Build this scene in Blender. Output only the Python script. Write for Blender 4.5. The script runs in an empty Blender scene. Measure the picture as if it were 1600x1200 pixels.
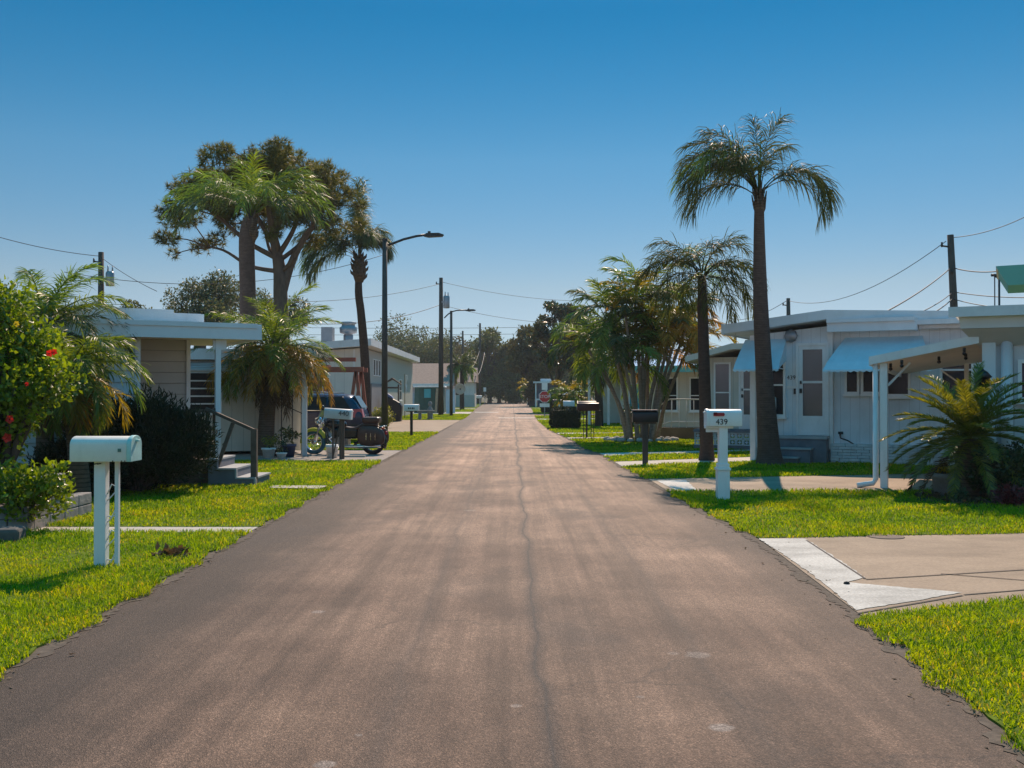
import bpy, math, random
import numpy as np
from mathutils import Vector, Matrix
random.seed(7)
sc = bpy.context.scene
COL = sc.collection
PI = math.pi
R = math.radians

# ------------------------------------------------------------------ measuring: the camera and where a pixel's ray meets the ground
CAMZ = 1.6
PITCH = math.atan(16 / 1600)
def ray(px, py):
    u = (px - 800) / 1600; v = (600 - py) / 1600
    return (u, math.cos(PITCH) - v * math.sin(PITCH), math.sin(PITCH) + v * math.cos(PITCH))
def G(px, py, z=0.0):
    d = ray(px, py); t = (z - CAMZ) / d[2]
    return Vector((d[0] * t, d[1] * t, z))
def P(px, py, Y):
    d = ray(px, py); t = Y / d[1]
    return Vector((d[0] * t, Y, CAMZ + d[2] * t))
def XW(px, Y): return P(px, 616, Y).x
def ZW(py, Y): return P(800, py, Y).z

# ------------------------------------------------------------------ scene objects
def put(o, parent=None):
    COL.objects.link(o)
    if parent is not None: o.parent = parent
    return o
def tag(o, label=None, cat=None, group=None, kind=None):
    if label: o['label'] = label
    if cat: o['category'] = cat
    if group: o['group'] = group
    if kind: o['kind'] = kind
    return o
def thing(name, label, cat, loc=(0, 0, 0), rotz=0.0, group=None):
    o = bpy.data.objects.new(name, None)
    o.location = loc; o.rotation_euler = (0, 0, rotz)
    o.empty_display_size = 0.2
    put(o)
    return tag(o, label, cat, group)
def copy_tree(o, parent=None):
    kids = list(o.children)
    c = o.copy(); COL.objects.link(c)
    if parent is not None: c.parent = parent
    for k in kids: copy_tree(k, c)
    return c

class MB:
    """collects shapes into one mesh"""
    def __init__(s): s.v = []; s.f = []; s.sm = []
    def add(s, vs, fs, smooth=False):
        n = len(s.v); s.v += [tuple(q) for q in vs]
        for f in fs: s.f.append(tuple(i + n for i in f)); s.sm.append(smooth)
        return s
    def box(s, x0, x1, y0, y1, z0, z1):
        vs = [(x0,y0,z0),(x1,y0,z0),(x1,y1,z0),(x0,y1,z0),(x0,y0,z1),(x1,y0,z1),(x1,y1,z1),(x0,y1,z1)]
        return s.add(vs, [(3,2,1,0),(4,5,6,7),(0,1,5,4),(1,2,6,5),(2,3,7,6),(3,0,4,7)])
    def obox(s, c, size, M=None):
        hx, hy, hz = [q / 2 for q in size]
        vs = [Vector((a*hx, b*hy, d*hz)) for d in (-1,1) for a, b in ((-1,-1),(1,-1),(1,1),(-1,1))]
        if M is not None: vs = [M @ q for q in vs]
        vs = [q + Vector(c) for q in vs]
        return s.add(vs, [(3,2,1,0),(4,5,6,7),(0,1,5,4),(1,2,6,5),(2,3,7,6),(3,0,4,7)])
    def bar(s, a, b, w, h, up=(0,0,1)):
        a = Vector(a); b = Vector(b); d = (b - a); L = d.length; d.normalize()
        up = Vector(up)
        if abs(d.dot(up)) > .98: up = Vector((0,1,0))
        x = d.cross(up).normalized(); z = x.cross(d)
        M = Matrix((x, d, z)).transposed()
        return s.obox((a + b) / 2, (w, L, h), M)
    def tube(s, pts, rad, n=8, caps=True, smooth=True):
        pts = [Vector(p) for p in pts]; m = len(pts)
        if not hasattr(rad, '__len__'): rad = [rad] * m
        ring = []
        ref = Vector((0, 0, 1))
        t0 = (pts[1] - pts[0]).normalized()
        if abs(t0.dot(ref)) > .9: ref = Vector((1, 0, 0))
        x = t0.cross(ref).normalized()
        vs = []
        for i in range(m):
            t = (pts[min(i+1, m-1)] - pts[max(i-1, 0)]).normalized()
            x = (x - t * x.dot(t)).normalized(); y = t.cross(x)
            for k in range(n):
                a = 2 * PI * k / n
                vs.append(pts[i] + (x * math.cos(a) + y * math.sin(a)) * rad[i])
        fs = []
        for i in range(m - 1):
            for k in range(n):
                fs.append((i*n+k, i*n+(k+1) % n, (i+1)*n+(k+1) % n, (i+1)*n+k))
        s.add(vs, fs, smooth)
        if caps:
            b = len(s.v) - len(vs)
            s.f.append(tuple(b + k for k in reversed(range(n)))); s.sm.append(False)
            s.f.append(tuple(b + (m-1)*n + k for k in range(n))); s.sm.append(False)
        return s
    def cyl(s, a, b, r0, r1=None, n=12, smooth=True):
        return s.tube([a, b], [r0, r0 if r1 is None else r1], n, True, smooth)
    def lathe(s, prof, n=20, c=(0,0,0), smooth=True, axis='z', closed=False):
        vs = []
        for r, z in prof:
            for k in range(n):
                a = 2*PI*k/n
                q = (r*math.cos(a), r*math.sin(a), z)
                if axis == 'y': q = (q[0], q[2], q[1])
                if axis == 'x': q = (q[2], q[0], q[1])
                vs.append((q[0]+c[0], q[1]+c[1], q[2]+c[2]))
        fs = []
        m = len(prof)
        for i in range(m-1):
            for k in range(n):
                fs.append((i*n+k, i*n+(k+1) % n, (i+1)*n+(k+1) % n, (i+1)*n+k))
        if closed:
            for k in range(n): fs.append(((m-1)*n+k, (m-1)*n+(k+1) % n, (k+1) % n, k))
            return s.add(vs, fs, smooth)
        if prof[0][0] > 1e-5: fs.append(tuple(reversed(range(n))))
        if prof[-1][0] > 1e-5: fs.append(tuple((m-1)*n+k for k in range(n)))
        return s.add(vs, fs, smooth)
    def prism(s, poly, f0, f1, smooth=False):
        """poly: list of 2D points; f0, f1 map a 2D point to 3D for the two ends"""
        n = len(poly)
        vs = [f0(*p) for p in poly] + [f1(*p) for p in poly]
        fs = [tuple(reversed(range(n))), tuple(range(n, 2*n))]
        s.add(vs, fs, False)
        b = len(s.v) - 2*n
        for k in range(n):
            s.f.append((b+k, b+(k+1) % n, b+n+(k+1) % n, b+n+k)); s.sm.append(smooth)
        return s
    def mesh(s, name):
        me = bpy.data.meshes.new(name)
        me.from_pydata(s.v, [], s.f)
        me.polygons.foreach_set('use_smooth', s.sm)
        me.update()
        import bmesh
        bm = bmesh.new(); bm.from_mesh(me); bmesh.ops.recalc_face_normals(bm, faces=bm.faces); bm.to_mesh(me); bm.free()
        return me

def part(name, mb, mat, parent=None, label=None, bevel=0):
    me = mb.mesh(name) if isinstance(mb, MB) else mb
    me.materials.clear(); me.materials.append(mat)
    o = bpy.data.objects.new(name, me)
    put(o, parent)
    if label: o['label'] = label
    if bevel:
        m = o.modifiers.new('bevel', 'BEVEL'); m.width = bevel; m.segments = 2; m.limit_method = 'ANGLE'
    return o
def whole(name, mb, mat, label, cat, group=None, kind=None, bevel=0):
    return tag(part(name, mb, mat, None, None, bevel), label, cat, group, kind)
def struct(name, mb, mat):
    return tag(part(name, mb, mat), kind='structure')

def npmesh(name, V, quads=None, tris=None, smooth=False):
    me = bpy.data.meshes.new(name)
    V = np.asarray(V, dtype=np.float32).reshape(-1, 3)
    q = np.zeros((0, 4), np.int32) if quads is None or len(quads) == 0 else np.asarray(quads, np.int32)
    t = np.zeros((0, 3), np.int32) if tris is None or len(tris) == 0 else np.asarray(tris, np.int32)
    me.vertices.add(len(V)); me.vertices.foreach_set('co', V.ravel())
    nl = q.size + t.size
    me.loops.add(nl); me.loops.foreach_set('vertex_index', np.concatenate([q.ravel(), t.ravel()]).astype(np.int32))
    npol = len(q) + len(t)
    me.polygons.add(npol)
    tot = np.concatenate([np.full(len(q), 4), np.full(len(t), 3)]).astype(np.int32)
    st = np.concatenate([[0], np.cumsum(tot)[:-1]]).astype(np.int32) if npol else np.zeros(0, np.int32)
    me.polygons.foreach_set('loop_start', st)
    if smooth: me.polygons.foreach_set('use_smooth', np.ones(npol, bool))
    me.update(calc_edges=True)
    return me

def text_mesh(s, size, M, depth=0.002):
    cu = bpy.data.curves.new('number', 'FONT'); cu.body = s; cu.size = size; cu.extrude = depth
    cu.align_x = 'CENTER'; cu.align_y = 'CENTER'
    o = bpy.data.objects.new('number', cu); COL.objects.link(o)
    dg = bpy.context.evaluated_depsgraph_get()
    me = bpy.data.meshes.new_from_object(o.evaluated_get(dg))
    bpy.data.objects.remove(o)
    me.transform(M)
    return me
FACE_CAM = Matrix.Rotation(PI/2, 4, 'X')     # text that reads for someone looking along +Y

# ------------------------------------------------------------------ materials
MATS = {}
def newmat(name):
    m = bpy.data.materials.new(name); m.use_nodes = True
    nt = m.node_tree; nt.nodes.clear()
    out = nt.nodes.new('ShaderNodeOutputMaterial')
    return m, nt, out
def N(nt, t, **kw):
    n = nt.nodes.new('ShaderNode' + t)
    for k, v in kw.items():
        if k.startswith('i_'):
            key = k[2:].replace('_', ' ')
            n.inputs[key].default_value = v
        else: setattr(n, k, v)
    return n
def L(nt, a, b): nt.links.new(a, b)
def ramp(nt, fac, stops):
    r = nt.nodes.new('ShaderNodeValToRGB')
    el = r.color_ramp.elements
    while len(el) > 1: el.remove(el[-1])
    el[0].position = stops[0][0]; el[0].color = (*stops[0][1], 1)
    for p, c in stops[1:]:
        e = el.new(p); e.color = (*c, 1)
    L(nt, fac, r.inputs['Fac'])
    return r.outputs['Color']
def g3(v): return (v, v, v)
def mixc(nt, a, b, fac, mode='MIX'):
    m = nt.nodes.new('ShaderNodeMix'); m.data_type = 'RGBA'; m.blend_type = mode
    for s, v in ((6, a), (7, b)):
        if isinstance(v, tuple): m.inputs[s].default_value = (*v, 1)
        else: L(nt, v, m.inputs[s])
    if isinstance(fac, (int, float)): m.inputs[0].default_value = fac
    else: L(nt, fac, m.inputs[0])
    return m.outputs[2]
def math_(nt, op, a, b=None, clamp=False):
    m = nt.nodes.new('ShaderNodeMath'); m.operation = op; m.use_clamp = clamp
    for i, v in enumerate((a, b)):
        if v is None: continue
        if isinstance(v, (int, float)): m.inputs[i].default_value = v
        else: L(nt, v, m.inputs[i])
    return m.outputs[0]
def noise(nt, vec, scale, detail=5, rough=.6, map_scale=None):
    if map_scale:
        mp = nt.nodes.new('ShaderNodeMapping'); mp.inputs['Scale'].default_value = map_scale
        L(nt, vec, mp.inputs['Vector']); vec = mp.outputs['Vector']
    n = N(nt, 'TexNoise', i_Scale=scale, i_Detail=detail, i_Roughness=rough)
    L(nt, vec, n.inputs['Vector'])
    return n.outputs['Fac']
def pm(name, col, rough=.7, var=.15, scale=3.0, bump=0.0, bscale=60.0, metal=0.0, spec=.4, grime=.0, gcol=(.12,.1,.08), groove=None, coat=0):
    """painted / plain surface: colour with soft variation, optional grime, bump and panel grooves"""
    if name in MATS: return MATS[name]
    m, nt, out = newmat(name)
    b = N(nt, 'BsdfPrincipled', i_Roughness=rough, i_Metallic=metal)
    b.inputs['Specular IOR Level'].default_value = spec
    if coat: b.inputs['Coat Weight'].default_value = coat
    tc = N(nt, 'TexCoord'); v = tc.outputs['Object']
    f = noise(nt, v, scale, 6)
    c0 = tuple(q * (1 - var) for q in col); c1 = tuple(min(1, q * (1 + var)) for q in col)
    c = ramp(nt, f, [(.3, c0), (.7, c1)])
    if grime:
        gf = noise(nt, v, scale * .7, 8, .7, (1.5, 1.5, .5))
        gm = ramp(nt, gf, [(.5, g3(0)), (.75, g3(grime))])
        c = mixc(nt, c, gcol, gm)
    h = None
    if groove:   # (axis, spacing, line width)
        ax, sp, lw = groove
        sx = N(nt, 'SeparateXYZ'); L(nt, v, sx.inputs[0])
        co = sx.outputs[ax]
        md = math_(nt, 'PINGPONG', co, sp / 2)
        ln = math_(nt, 'LESS_THAN', md, lw)
        c = mixc(nt, c, tuple(q * .68 for q in col), ln)
        h = math_(nt, 'SUBTRACT', 1.0, ln)
    L(nt, c, b.inputs['Base Color'])
    if bump or h is not None:
        bp = N(nt, 'Bump', i_Strength=bump if bump else .5, i_Distance=.01)
        hh = noise(nt, v, bscale, 4)
        if h is not None: hh = math_(nt, 'ADD', math_(nt, 'MULTIPLY', hh, .3), h)
        L(nt, hh, bp.inputs['Height']); L(nt, bp.outputs[0], b.inputs['Normal'])
    L(nt, b.outputs[0], out.inputs[0])
    MATS[name] = m
    return m
def leafmat(name, c0, c1, trans=.35, tcol=None, rough=.42, spec=.5, clump=.6, extra=None):
    if name in MATS: return MATS[name]
    m, nt, out = newmat(name)
    geo = N(nt, 'NewGeometry'); tc = N(nt, 'TexCoord')
    stops = [(0, c0), (1, c1)]
    if extra: stops = [(0, c0), (1 - extra[1] - .04, c1), (1 - extra[1], extra[0])]
    c = ramp(nt, geo.outputs['Random Per Island'], stops)
    nz = noise(nt, tc.outputs['Object'], clump, 3)
    k = ramp(nt, nz, [(.35, g3(.72)), (.65, g3(1.15))])
    c = mixc(nt, c, k, 1.0, 'MULTIPLY')
    b = N(nt, 'BsdfPrincipled', i_Roughness=rough)
    b.inputs['Specular IOR Level'].default_value = spec
    L(nt, c, b.inputs['Base Color'])
    t = N(nt, 'BsdfTranslucent')
    tint = tcol or (1.6, 1.5, .5)
    tc2 = mixc(nt, c, tint, 1.0, 'MULTIPLY')
    L(nt, tc2, t.inputs['Color'])
    mx = N(nt, 'MixShader'); mx.inputs[0].default_value = trans
    L(nt, b.outputs[0], mx.inputs[1]); L(nt, t.outputs[0], mx.inputs[2])
    L(nt, mx.outputs[0], out.inputs[0])
    MATS[name] = m
    return m
def barkmat(name, col, ring=0.0, rscale=9.0, var=.35):
    if name in MATS: return MATS[name]
    m, nt, out = newmat(name)
    b = N(nt, 'BsdfPrincipled', i_Roughness=.9); b.inputs['Specular IOR Level'].default_value = .2
    tc = N(nt, 'TexCoord'); v = tc.outputs['Object']
    f = noise(nt, v, 7, 8, .7, (1, 1, .3) if not ring else (1, 1, 2))
    c = ramp(nt, f, [(.25, tuple(q*(1-var) for q in col)), (.75, tuple(q*(1+var) for q in col))])
    h = f
    if ring:
        w = N(nt, 'TexWave', wave_type='BANDS', bands_direction='Z', wave_profile='SAW')
        w.inputs['Scale'].default_value = rscale; w.inputs['Distortion'].default_value = 1.2
        w.inputs['Detail'].default_value = 3; w.inputs['Detail Scale'].default_value = 2.5
        L(nt, v, w.inputs['Vector'])
        k = ramp(nt, w.outputs['Fac'], [(0, g3(1 - ring)), (.35, g3(1))])
        c = mixc(nt, c, k, 1.0, 'MULTIPLY')
        h = math_(nt, 'ADD', math_(nt, 'MULTIPLY', w.outputs['Fac'], .8), math_(nt, 'MULTIPLY', f, .5))
    L(nt, c, b.inputs['Base Color'])
    bp = N(nt, 'Bump', i_Strength=.7, i_Distance=.03); L(nt, h, bp.inputs['Height']); L(nt, bp.outputs[0], b.inputs['Normal'])
    L(nt, b.outputs[0], out.inputs[0])
    MATS[name] = m
    return m

white_paint = pm('white_paint', (.76,.76,.75), .5, .08, 2, grime=.45, gcol=(.35,.33,.3))
white_vinyl = pm('white_vinyl', (.80,.80,.78), .4, .06, 2, grime=.4, gcol=(.45,.42,.38))
wall_blue = pm('wall_blue', (.68,.73,.76), .6, .08, 1.5, grime=.4, gcol=(.3,.32,.33), groove=(0, .2, .004), bump=.3)
fascia_blue = pm('fascia_blue', (.66,.71,.74), .5, .06, 1.5, grime=.3, gcol=(.3,.3,.3))
awning_blue = pm('awning_blue', (.55,.74,.82), .45, .08, 2, grime=.2, gcol=(.35,.45,.5))
wall_cream = pm('wall_cream', (.62,.57,.48), .7, .07, 1.5, grime=.2, gcol=(.3,.27,.22), groove=(0, .3, .007), bump=.3)
wall_grey = pm('wall_grey', (.66,.63,.56), .7, .07, 1.5, grime=.25, gcol=(.28,.26,.23), groove=(0, .4, .007), bump=.3)
siding_blue = pm('siding_blue', (.62,.68,.72), .55, .05, 2, grime=.2, gcol=(.35,.36,.36), groove=(2,.2,.007))  # groove lines paint the thin shadow gap under each lap
siding_tan = pm('siding_tan', (.50,.47,.43), .6, .05, 2, grime=.15, gcol=(.35,.3,.25), groove=(2,.2,.007))  # same painted shadow lines under the laps
soffit_tan = pm('soffit_tan', (.66,.58,.48), .6, .06, 2, grime=.2, gcol=(.35,.3,.25))
trim_teal = pm('trim_teal', (.16,.50,.48), .5, .08, 2)
roof_brown = pm('roof_brown', (.33,.22,.17), .9, .2, 6, bump=.6, bscale=25)
roof_white = pm('roof_white', (.68,.69,.70), .6, .08, 2, grime=.35, gcol=(.35,.33,.3))
wall_pink = pm('wall_pink', (.60,.52,.52), .7, .06, 1)
glass_dark = pm('glass_dark', (.022,.024,.028), .06, .2, 1, spec=.22)
dark_metal = pm('dark_metal', (.03,.026,.025), .45, .2, 5)
bronze = pm('bronze', (.075,.055,.045), .55, .2, 4)
grey_metal = pm('grey_metal', (.30,.31,.33), .4, .12, 4, metal=.6)
chrome = pm('chrome', (.75,.75,.75), .12, .03, 4, metal=1)
rubber = pm('rubber', (.02,.02,.021), .8, .2, 9)
wood_deck = pm('wood_deck', (.12,.085,.065), .85, .3, 9, bump=.4, bscale=30)
wood_pole = barkmat('wood_pole', (.085,.066,.055), 0, var=.3)
step_grey = pm('step_grey', (.16,.165,.19), .8, .15, 5, bump=.2)
step_tread = pm('step_tread', (.36,.37,.38), .8, .12, 5)
red_paint = pm('red_paint', (.40,.02,.03), .4, .1, 5)
black_paint = pm('black_paint', (.018,.016,.018), .35, .2, 5)
number_black = pm('number_black', (.03,.03,.03), .5, .1, 5)
stone_grey = pm('stone_grey', (.26,.245,.235), .9, .25, 8, bump=.8, bscale=18)
brick_white = pm('brick_white', (.58,.62,.64), .8, .1, 6, bump=.4, grime=.3, gcol=(.3,.3,.3))
# ------------------------------------------------------------------ camera, sun and sky
cam = bpy.data.cameras.new('camera'); cam.lens = 36; cam.sensor_width = 36; cam.clip_end = 6000; cam.clip_start = .05
camo = put(bpy.data.objects.new('camera', cam)); camo.location = (0, 0, CAMZ); camo.rotation_euler = (PI/2 + PITCH, 0, 0)
sc.camera = camo
SUN_EL = R(42); SUN_AZ = R(11)          # azimuth from +Y towards +X
sd = Vector((math.sin(SUN_AZ) * math.cos(SUN_EL), math.cos(SUN_AZ) * math.cos(SUN_EL), math.sin(SUN_EL)))
sl = bpy.data.lights.new('sun', 'SUN'); sl.energy = 5.0; sl.angle = R(.5); sl.color = (1, .77, .59)
so = put(bpy.data.objects.new('sun', sl)); so.rotation_euler = sd.to_track_quat('Z', 'Y').to_euler(); so.location = (0, 0, 60)
w = bpy.data.worlds.new('World'); sc.world = w; w.use_nodes = True
nt = w.node_tree; nt.nodes.clear()
wo = nt.nodes.new('ShaderNodeOutputWorld'); bg = nt.nodes.new('ShaderNodeBackground')
sky = nt.nodes.new('ShaderNodeTexSky'); sky.sky_type = 'NISHITA'; sky.sun_disc = False
sky.sun_elevation = SUN_EL; sky.sun_rotation = SUN_AZ; sky.air_density = 1.0; sky.dust_density = 0.0; sky.ozone_density = 3.0
hsv = nt.nodes.new('ShaderNodeHueSaturation'); hsv.inputs['Saturation'].default_value = 1.4
nt.links.new(sky.outputs[0], hsv.inputs['Color'])
# the clear, polarised looking air of the day: deep blue high in view, pale blue instead of yellow along the horizon
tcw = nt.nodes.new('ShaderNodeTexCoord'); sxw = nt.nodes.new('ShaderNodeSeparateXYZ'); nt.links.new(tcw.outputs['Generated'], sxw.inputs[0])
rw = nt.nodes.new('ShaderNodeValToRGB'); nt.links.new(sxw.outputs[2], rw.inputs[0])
el = rw.color_ramp.elements; el[0].position = 0; el[0].color = (.055, .077, .173, 1); el[1].position = 1; el[1].color = (.78, .35, .21, 1)  # overhead, out of view, is brightened and warmed as added fill light
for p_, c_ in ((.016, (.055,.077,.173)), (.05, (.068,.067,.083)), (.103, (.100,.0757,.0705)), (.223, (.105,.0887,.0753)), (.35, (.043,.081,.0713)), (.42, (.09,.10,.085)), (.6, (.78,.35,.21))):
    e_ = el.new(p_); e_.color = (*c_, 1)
mw = nt.nodes.new('ShaderNodeMix'); mw.data_type = 'RGBA'; mw.blend_type = 'MULTIPLY'; mw.inputs[0].default_value = 1
# unseen sky behind the camera brightened and warmed, added fill for shaded fronts
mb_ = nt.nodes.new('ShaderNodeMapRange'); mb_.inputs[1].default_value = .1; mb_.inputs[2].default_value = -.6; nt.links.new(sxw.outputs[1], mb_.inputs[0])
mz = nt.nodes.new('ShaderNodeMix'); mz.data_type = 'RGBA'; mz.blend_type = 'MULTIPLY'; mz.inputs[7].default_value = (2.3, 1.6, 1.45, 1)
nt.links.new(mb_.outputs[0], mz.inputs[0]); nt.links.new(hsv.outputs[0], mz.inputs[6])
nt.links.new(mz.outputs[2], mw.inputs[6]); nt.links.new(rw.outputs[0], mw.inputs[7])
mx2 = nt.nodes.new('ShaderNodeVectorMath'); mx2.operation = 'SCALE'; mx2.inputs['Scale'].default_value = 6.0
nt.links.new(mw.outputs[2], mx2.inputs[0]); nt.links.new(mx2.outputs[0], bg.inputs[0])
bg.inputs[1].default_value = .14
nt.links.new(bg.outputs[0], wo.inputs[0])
sc.view_settings.view_transform = 'Standard'; sc.view_settings.look = 'None'; sc.view_settings.gamma = 1
sc.view_settings.exposure = 0.2
sc.cycles.max_bounces = 8; sc.cycles.transparent_max_bounces = 8; sc.cycles.sample_clamp_indirect = 6
sc.cycles.use_denoising = True

# ------------------------------------------------------------------ ground, road, lawns, drives
def lerp_edge(tab, Y):
    for (y0, x0), (y1, x1) in zip(tab, tab[1:]):
        if Y <= y1: return x0 + (x1 - x0) * (Y - y0) / (y1 - y0)
    return tab[-1][1]
LEFT = [(-20,-2.8),(1,-2.9),(6,-2.95),(17,-3.1),(28,-3.12),(41,-3.1),(71,-3.2),(122,-4.2),(215,-5.4)]
RIGHT = [(-20,2.1),(1,2.2),(4.66,2.33),(7.2,2.5),(11.3,2.72),(15.7,2.55),(19,2.56),(23,2.42),(27,2.4),(30,2.15),(34,2.15),(38,2.0),(44,1.75),(57,1.6),(75,1.7),(106,2.2),(215,2.8)]

def ground_mat():
    m, nt, out = newmat('earth')
    b = N(nt, 'BsdfPrincipled', i_Roughness=.95); tc = N(nt, 'TexCoord')
    f = noise(nt, tc.outputs['Object'], .3, 8)
    L(nt, ramp(nt, f, [(.35, (.05,.055,.018)), (.6, (.085,.075,.04))]), b.inputs['Base Color'])
    L(nt, b.outputs[0], out.inputs[0]); return m
g = MB(); S = 2500
g.add([(-S,-S,0),(S,-S,0),(S,S,0),(-S,S,0)], [(0,1,2,3)])
struct('ground', g, ground_mat())

def road_mat():
    m, nt, out = newmat('asphalt')
    b = N(nt, 'BsdfPrincipled', i_Roughness=.74); b.inputs['Specular IOR Level'].default_value = .28
    tc = N(nt, 'TexCoord'); v = tc.outputs['Object']
    sx = N(nt, 'SeparateXYZ'); L(nt, v, sx.inputs[0])
    blotch = noise(nt, v, .55, 6, .6)
    base = ramp(nt, blotch, [(.36, (.093,.054,.036)), (.64, (.164,.101,.068))])
    mot = noise(nt, v, 3.2, 6, .7, (1, .3, 1))
    base = mixc(nt, base, ramp(nt, mot, [(.38, g3(.86)), (.62, g3(1.14))]), 1.0, 'MULTIPLY')
    # grazing glare on the far stretch, put into the colour as distance lightening
    far_glare = ramp(nt, math_(nt, 'ADD', math_(nt, 'MULTIPLY', sx.outputs[1], 1/40), math_(nt, 'MULTIPLY', blotch, .25)), [(.22, g3(1.0)), (.75, g3(2.15))])
    base = mixc(nt, base, far_glare, 1.0, 'MULTIPLY')
    streak = noise(nt, v, 1.0, 5, .65, (2.1, .07, 1))
    base = mixc(nt, base, ramp(nt, streak, [(.37, g3(.70)), (.48, g3(.97)), (.62, g3(1.18))]), 1.0, 'MULTIPLY')
    streak2 = noise(nt, v, 1.0, 4, .6, (7.0, .18, 1))
    base = mixc(nt, base, ramp(nt, streak2, [(.4, g3(.85)), (.6, g3(1.13))]), 1.0, 'MULTIPLY')
    # old sealcoat left darker along both edges of the carriageway
    wob = noise(nt, v, .8, 4)
    ex = math_(nt, 'ABSOLUTE', math_(nt, 'SUBTRACT', sx.outputs[0], .12))
    ex = math_(nt, 'ADD', ex, math_(nt, 'MULTIPLY', wob, .9))
    edge = ramp(nt, math_(nt, 'MULTIPLY', ex, .25), [(.53, g3(0)), (.74, g3(1))])
    base = mixc(nt, base, (.040,.029,.023), math_(nt, 'MULTIPLY', edge, .85))
    # paving seam near the middle and a second one
    for off, wd, k in ((.16, .013, .75), (-.62, .03, .3), (1.15, .03, .25)):
        wy = noise(nt, v, .35, 5, .6, (.0, 1, 1))
        dx = math_(nt, 'ABSOLUTE', math_(nt, 'SUBTRACT', math_(nt, 'SUBTRACT', sx.outputs[0], off), math_(nt, 'MULTIPLY', math_(nt, 'SUBTRACT', wy, .5), .35)))
        soft = ramp(nt, math_(nt, 'MULTIPLY', dx, 1 / (wd * 6)), [(.0, g3(min(1, k * 1.6))), (.22, g3(k * .7)), (1.0, g3(0))])
        base = mixc(nt, base, (.045,.036,.032), soft)
    # tar blotches
    tb = noise(nt, v, .38, 7, .62, (1, .55, 1))
    base = mixc(nt, base, (.042,.033,.03), ramp(nt, tb, [(.53, g3(0)), (.64, g3(.6))]))
    # pale worn drips
    for px, py, w_, k in ((1128,1138,.062,.75), (1090,1024,.08,.45), (497,957,.05,.6), (1052,1022,.04,.35), (508,1196,.05,.7), (735,798,.09,.4), (806,1104,.03,.5), (330,830,.05,.3), (560,1150,.02,.5), (1000,1090,.025,.4)):
        c_ = G(px, py)
        dv = N(nt, 'VectorMath', operation='DISTANCE'); dv.inputs[1].default_value = (c_.x, c_.y, .004); L(nt, v, dv.inputs[0])
        dd = math_(nt, 'ADD', dv.outputs['Value'], math_(nt, 'MULTIPLY', math_(nt, 'SUBTRACT', noise(nt, v, 14, 5, .7), .5), w_ * 1.1))
        base = mixc(nt, base, (.27,.22,.19), ramp(nt, math_(nt, 'MULTIPLY', dd, .5 / w_), [(.38, g3(k)), (.55, g3(0))]))
    # hairline cracks here and there
    vo = N(nt, 'TexVoronoi', feature='DISTANCE_TO_EDGE', i_Scale=.55)
    wv = N(nt, 'TexNoise', i_Scale=1.5, i_Detail=6); L(nt, v, wv.inputs['Vector'])
    ad = N(nt, 'VectorMath', operation='ADD'); sc_ = N(nt, 'VectorMath', operation='SCALE'); sc_.inputs['Scale'].default_value = .9
    L(nt, wv.outputs['Color'], sc_.inputs[0]); L(nt, v, ad.inputs[0]); L(nt, sc_.outputs[0], ad.inputs[1]); L(nt, ad.outputs[0], vo.inputs['Vector'])
    cr = ramp(nt, vo.outputs['Distance'], [(.0, g3(.45)), (.012, g3(0))])
    msk = ramp(nt, noise(nt, v, .25, 3), [(.47, g3(0)), (.56, g3(1))])
    base = mixc(nt, base, (.03,.025,.023), mixc(nt, cr, msk, 1.0, 'MULTIPLY'))
    # aggregate
    ag = N(nt, 'TexVoronoi', i_Scale=170); L(nt, v, ag.inputs['Vector'])
    sv = N(nt, 'SeparateXYZ'); L(nt, ag.outputs['Color'], sv.inputs[0])
    base = mixc(nt, base, ramp(nt, sv.outputs[0], [(0, g3(.55)), (.5, g3(.95)), (.85, g3(1.3)), (1, g3(2.2))]), 1.0, 'MULTIPLY')
    fn = noise(nt, v, 35, 3)
    base = mixc(nt, base, ramp(nt, fn, [(.3, g3(.8)), (.7, g3(1.2))]), 1.0, 'MULTIPLY')
    L(nt, base, b.inputs['Base Color'])
    bp = N(nt, 'Bump', i_Strength=.55, i_Distance=.008); L(nt, ag.outputs['Distance'], bp.inputs['Height']); L(nt, bp.outputs[0], b.inputs['Normal'])
    L(nt, b.outputs[0], out.inputs[0]); return m
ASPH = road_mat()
rr = random.Random(3)
def wob(tab, Y, amp=.05):
    return lerp_edge(tab, Y) + amp * (math.sin(Y * 3.1) * .5 + math.sin(Y * 7.7 + 1) * .3 + rr.uniform(-.5, .5))
ys = [-18 + .12 * i for i in range(470)] + [39 + .8 * i for i in range(220)]
ys = [y for y in ys if y <= 214]
mb = MB(); vs = []; fs = []
for Y in ys: vs += [(wob(LEFT, Y, .035), Y, .004), (wob(RIGHT, Y, .035), Y, .004)]
for i in range(len(ys) - 1): fs.append((2*i, 2*i+1, 2*i+3, 2*i+2))
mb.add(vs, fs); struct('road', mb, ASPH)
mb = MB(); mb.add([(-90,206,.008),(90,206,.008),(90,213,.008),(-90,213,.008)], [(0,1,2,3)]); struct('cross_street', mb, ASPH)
mb = MB(); mb.add([(1.2,75.5,.008),(70,75.5,.008),(70,83,.008),(1.2,83,.008)], [(0,1,2,3)]); struct('side_street', mb, ASPH)

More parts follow.
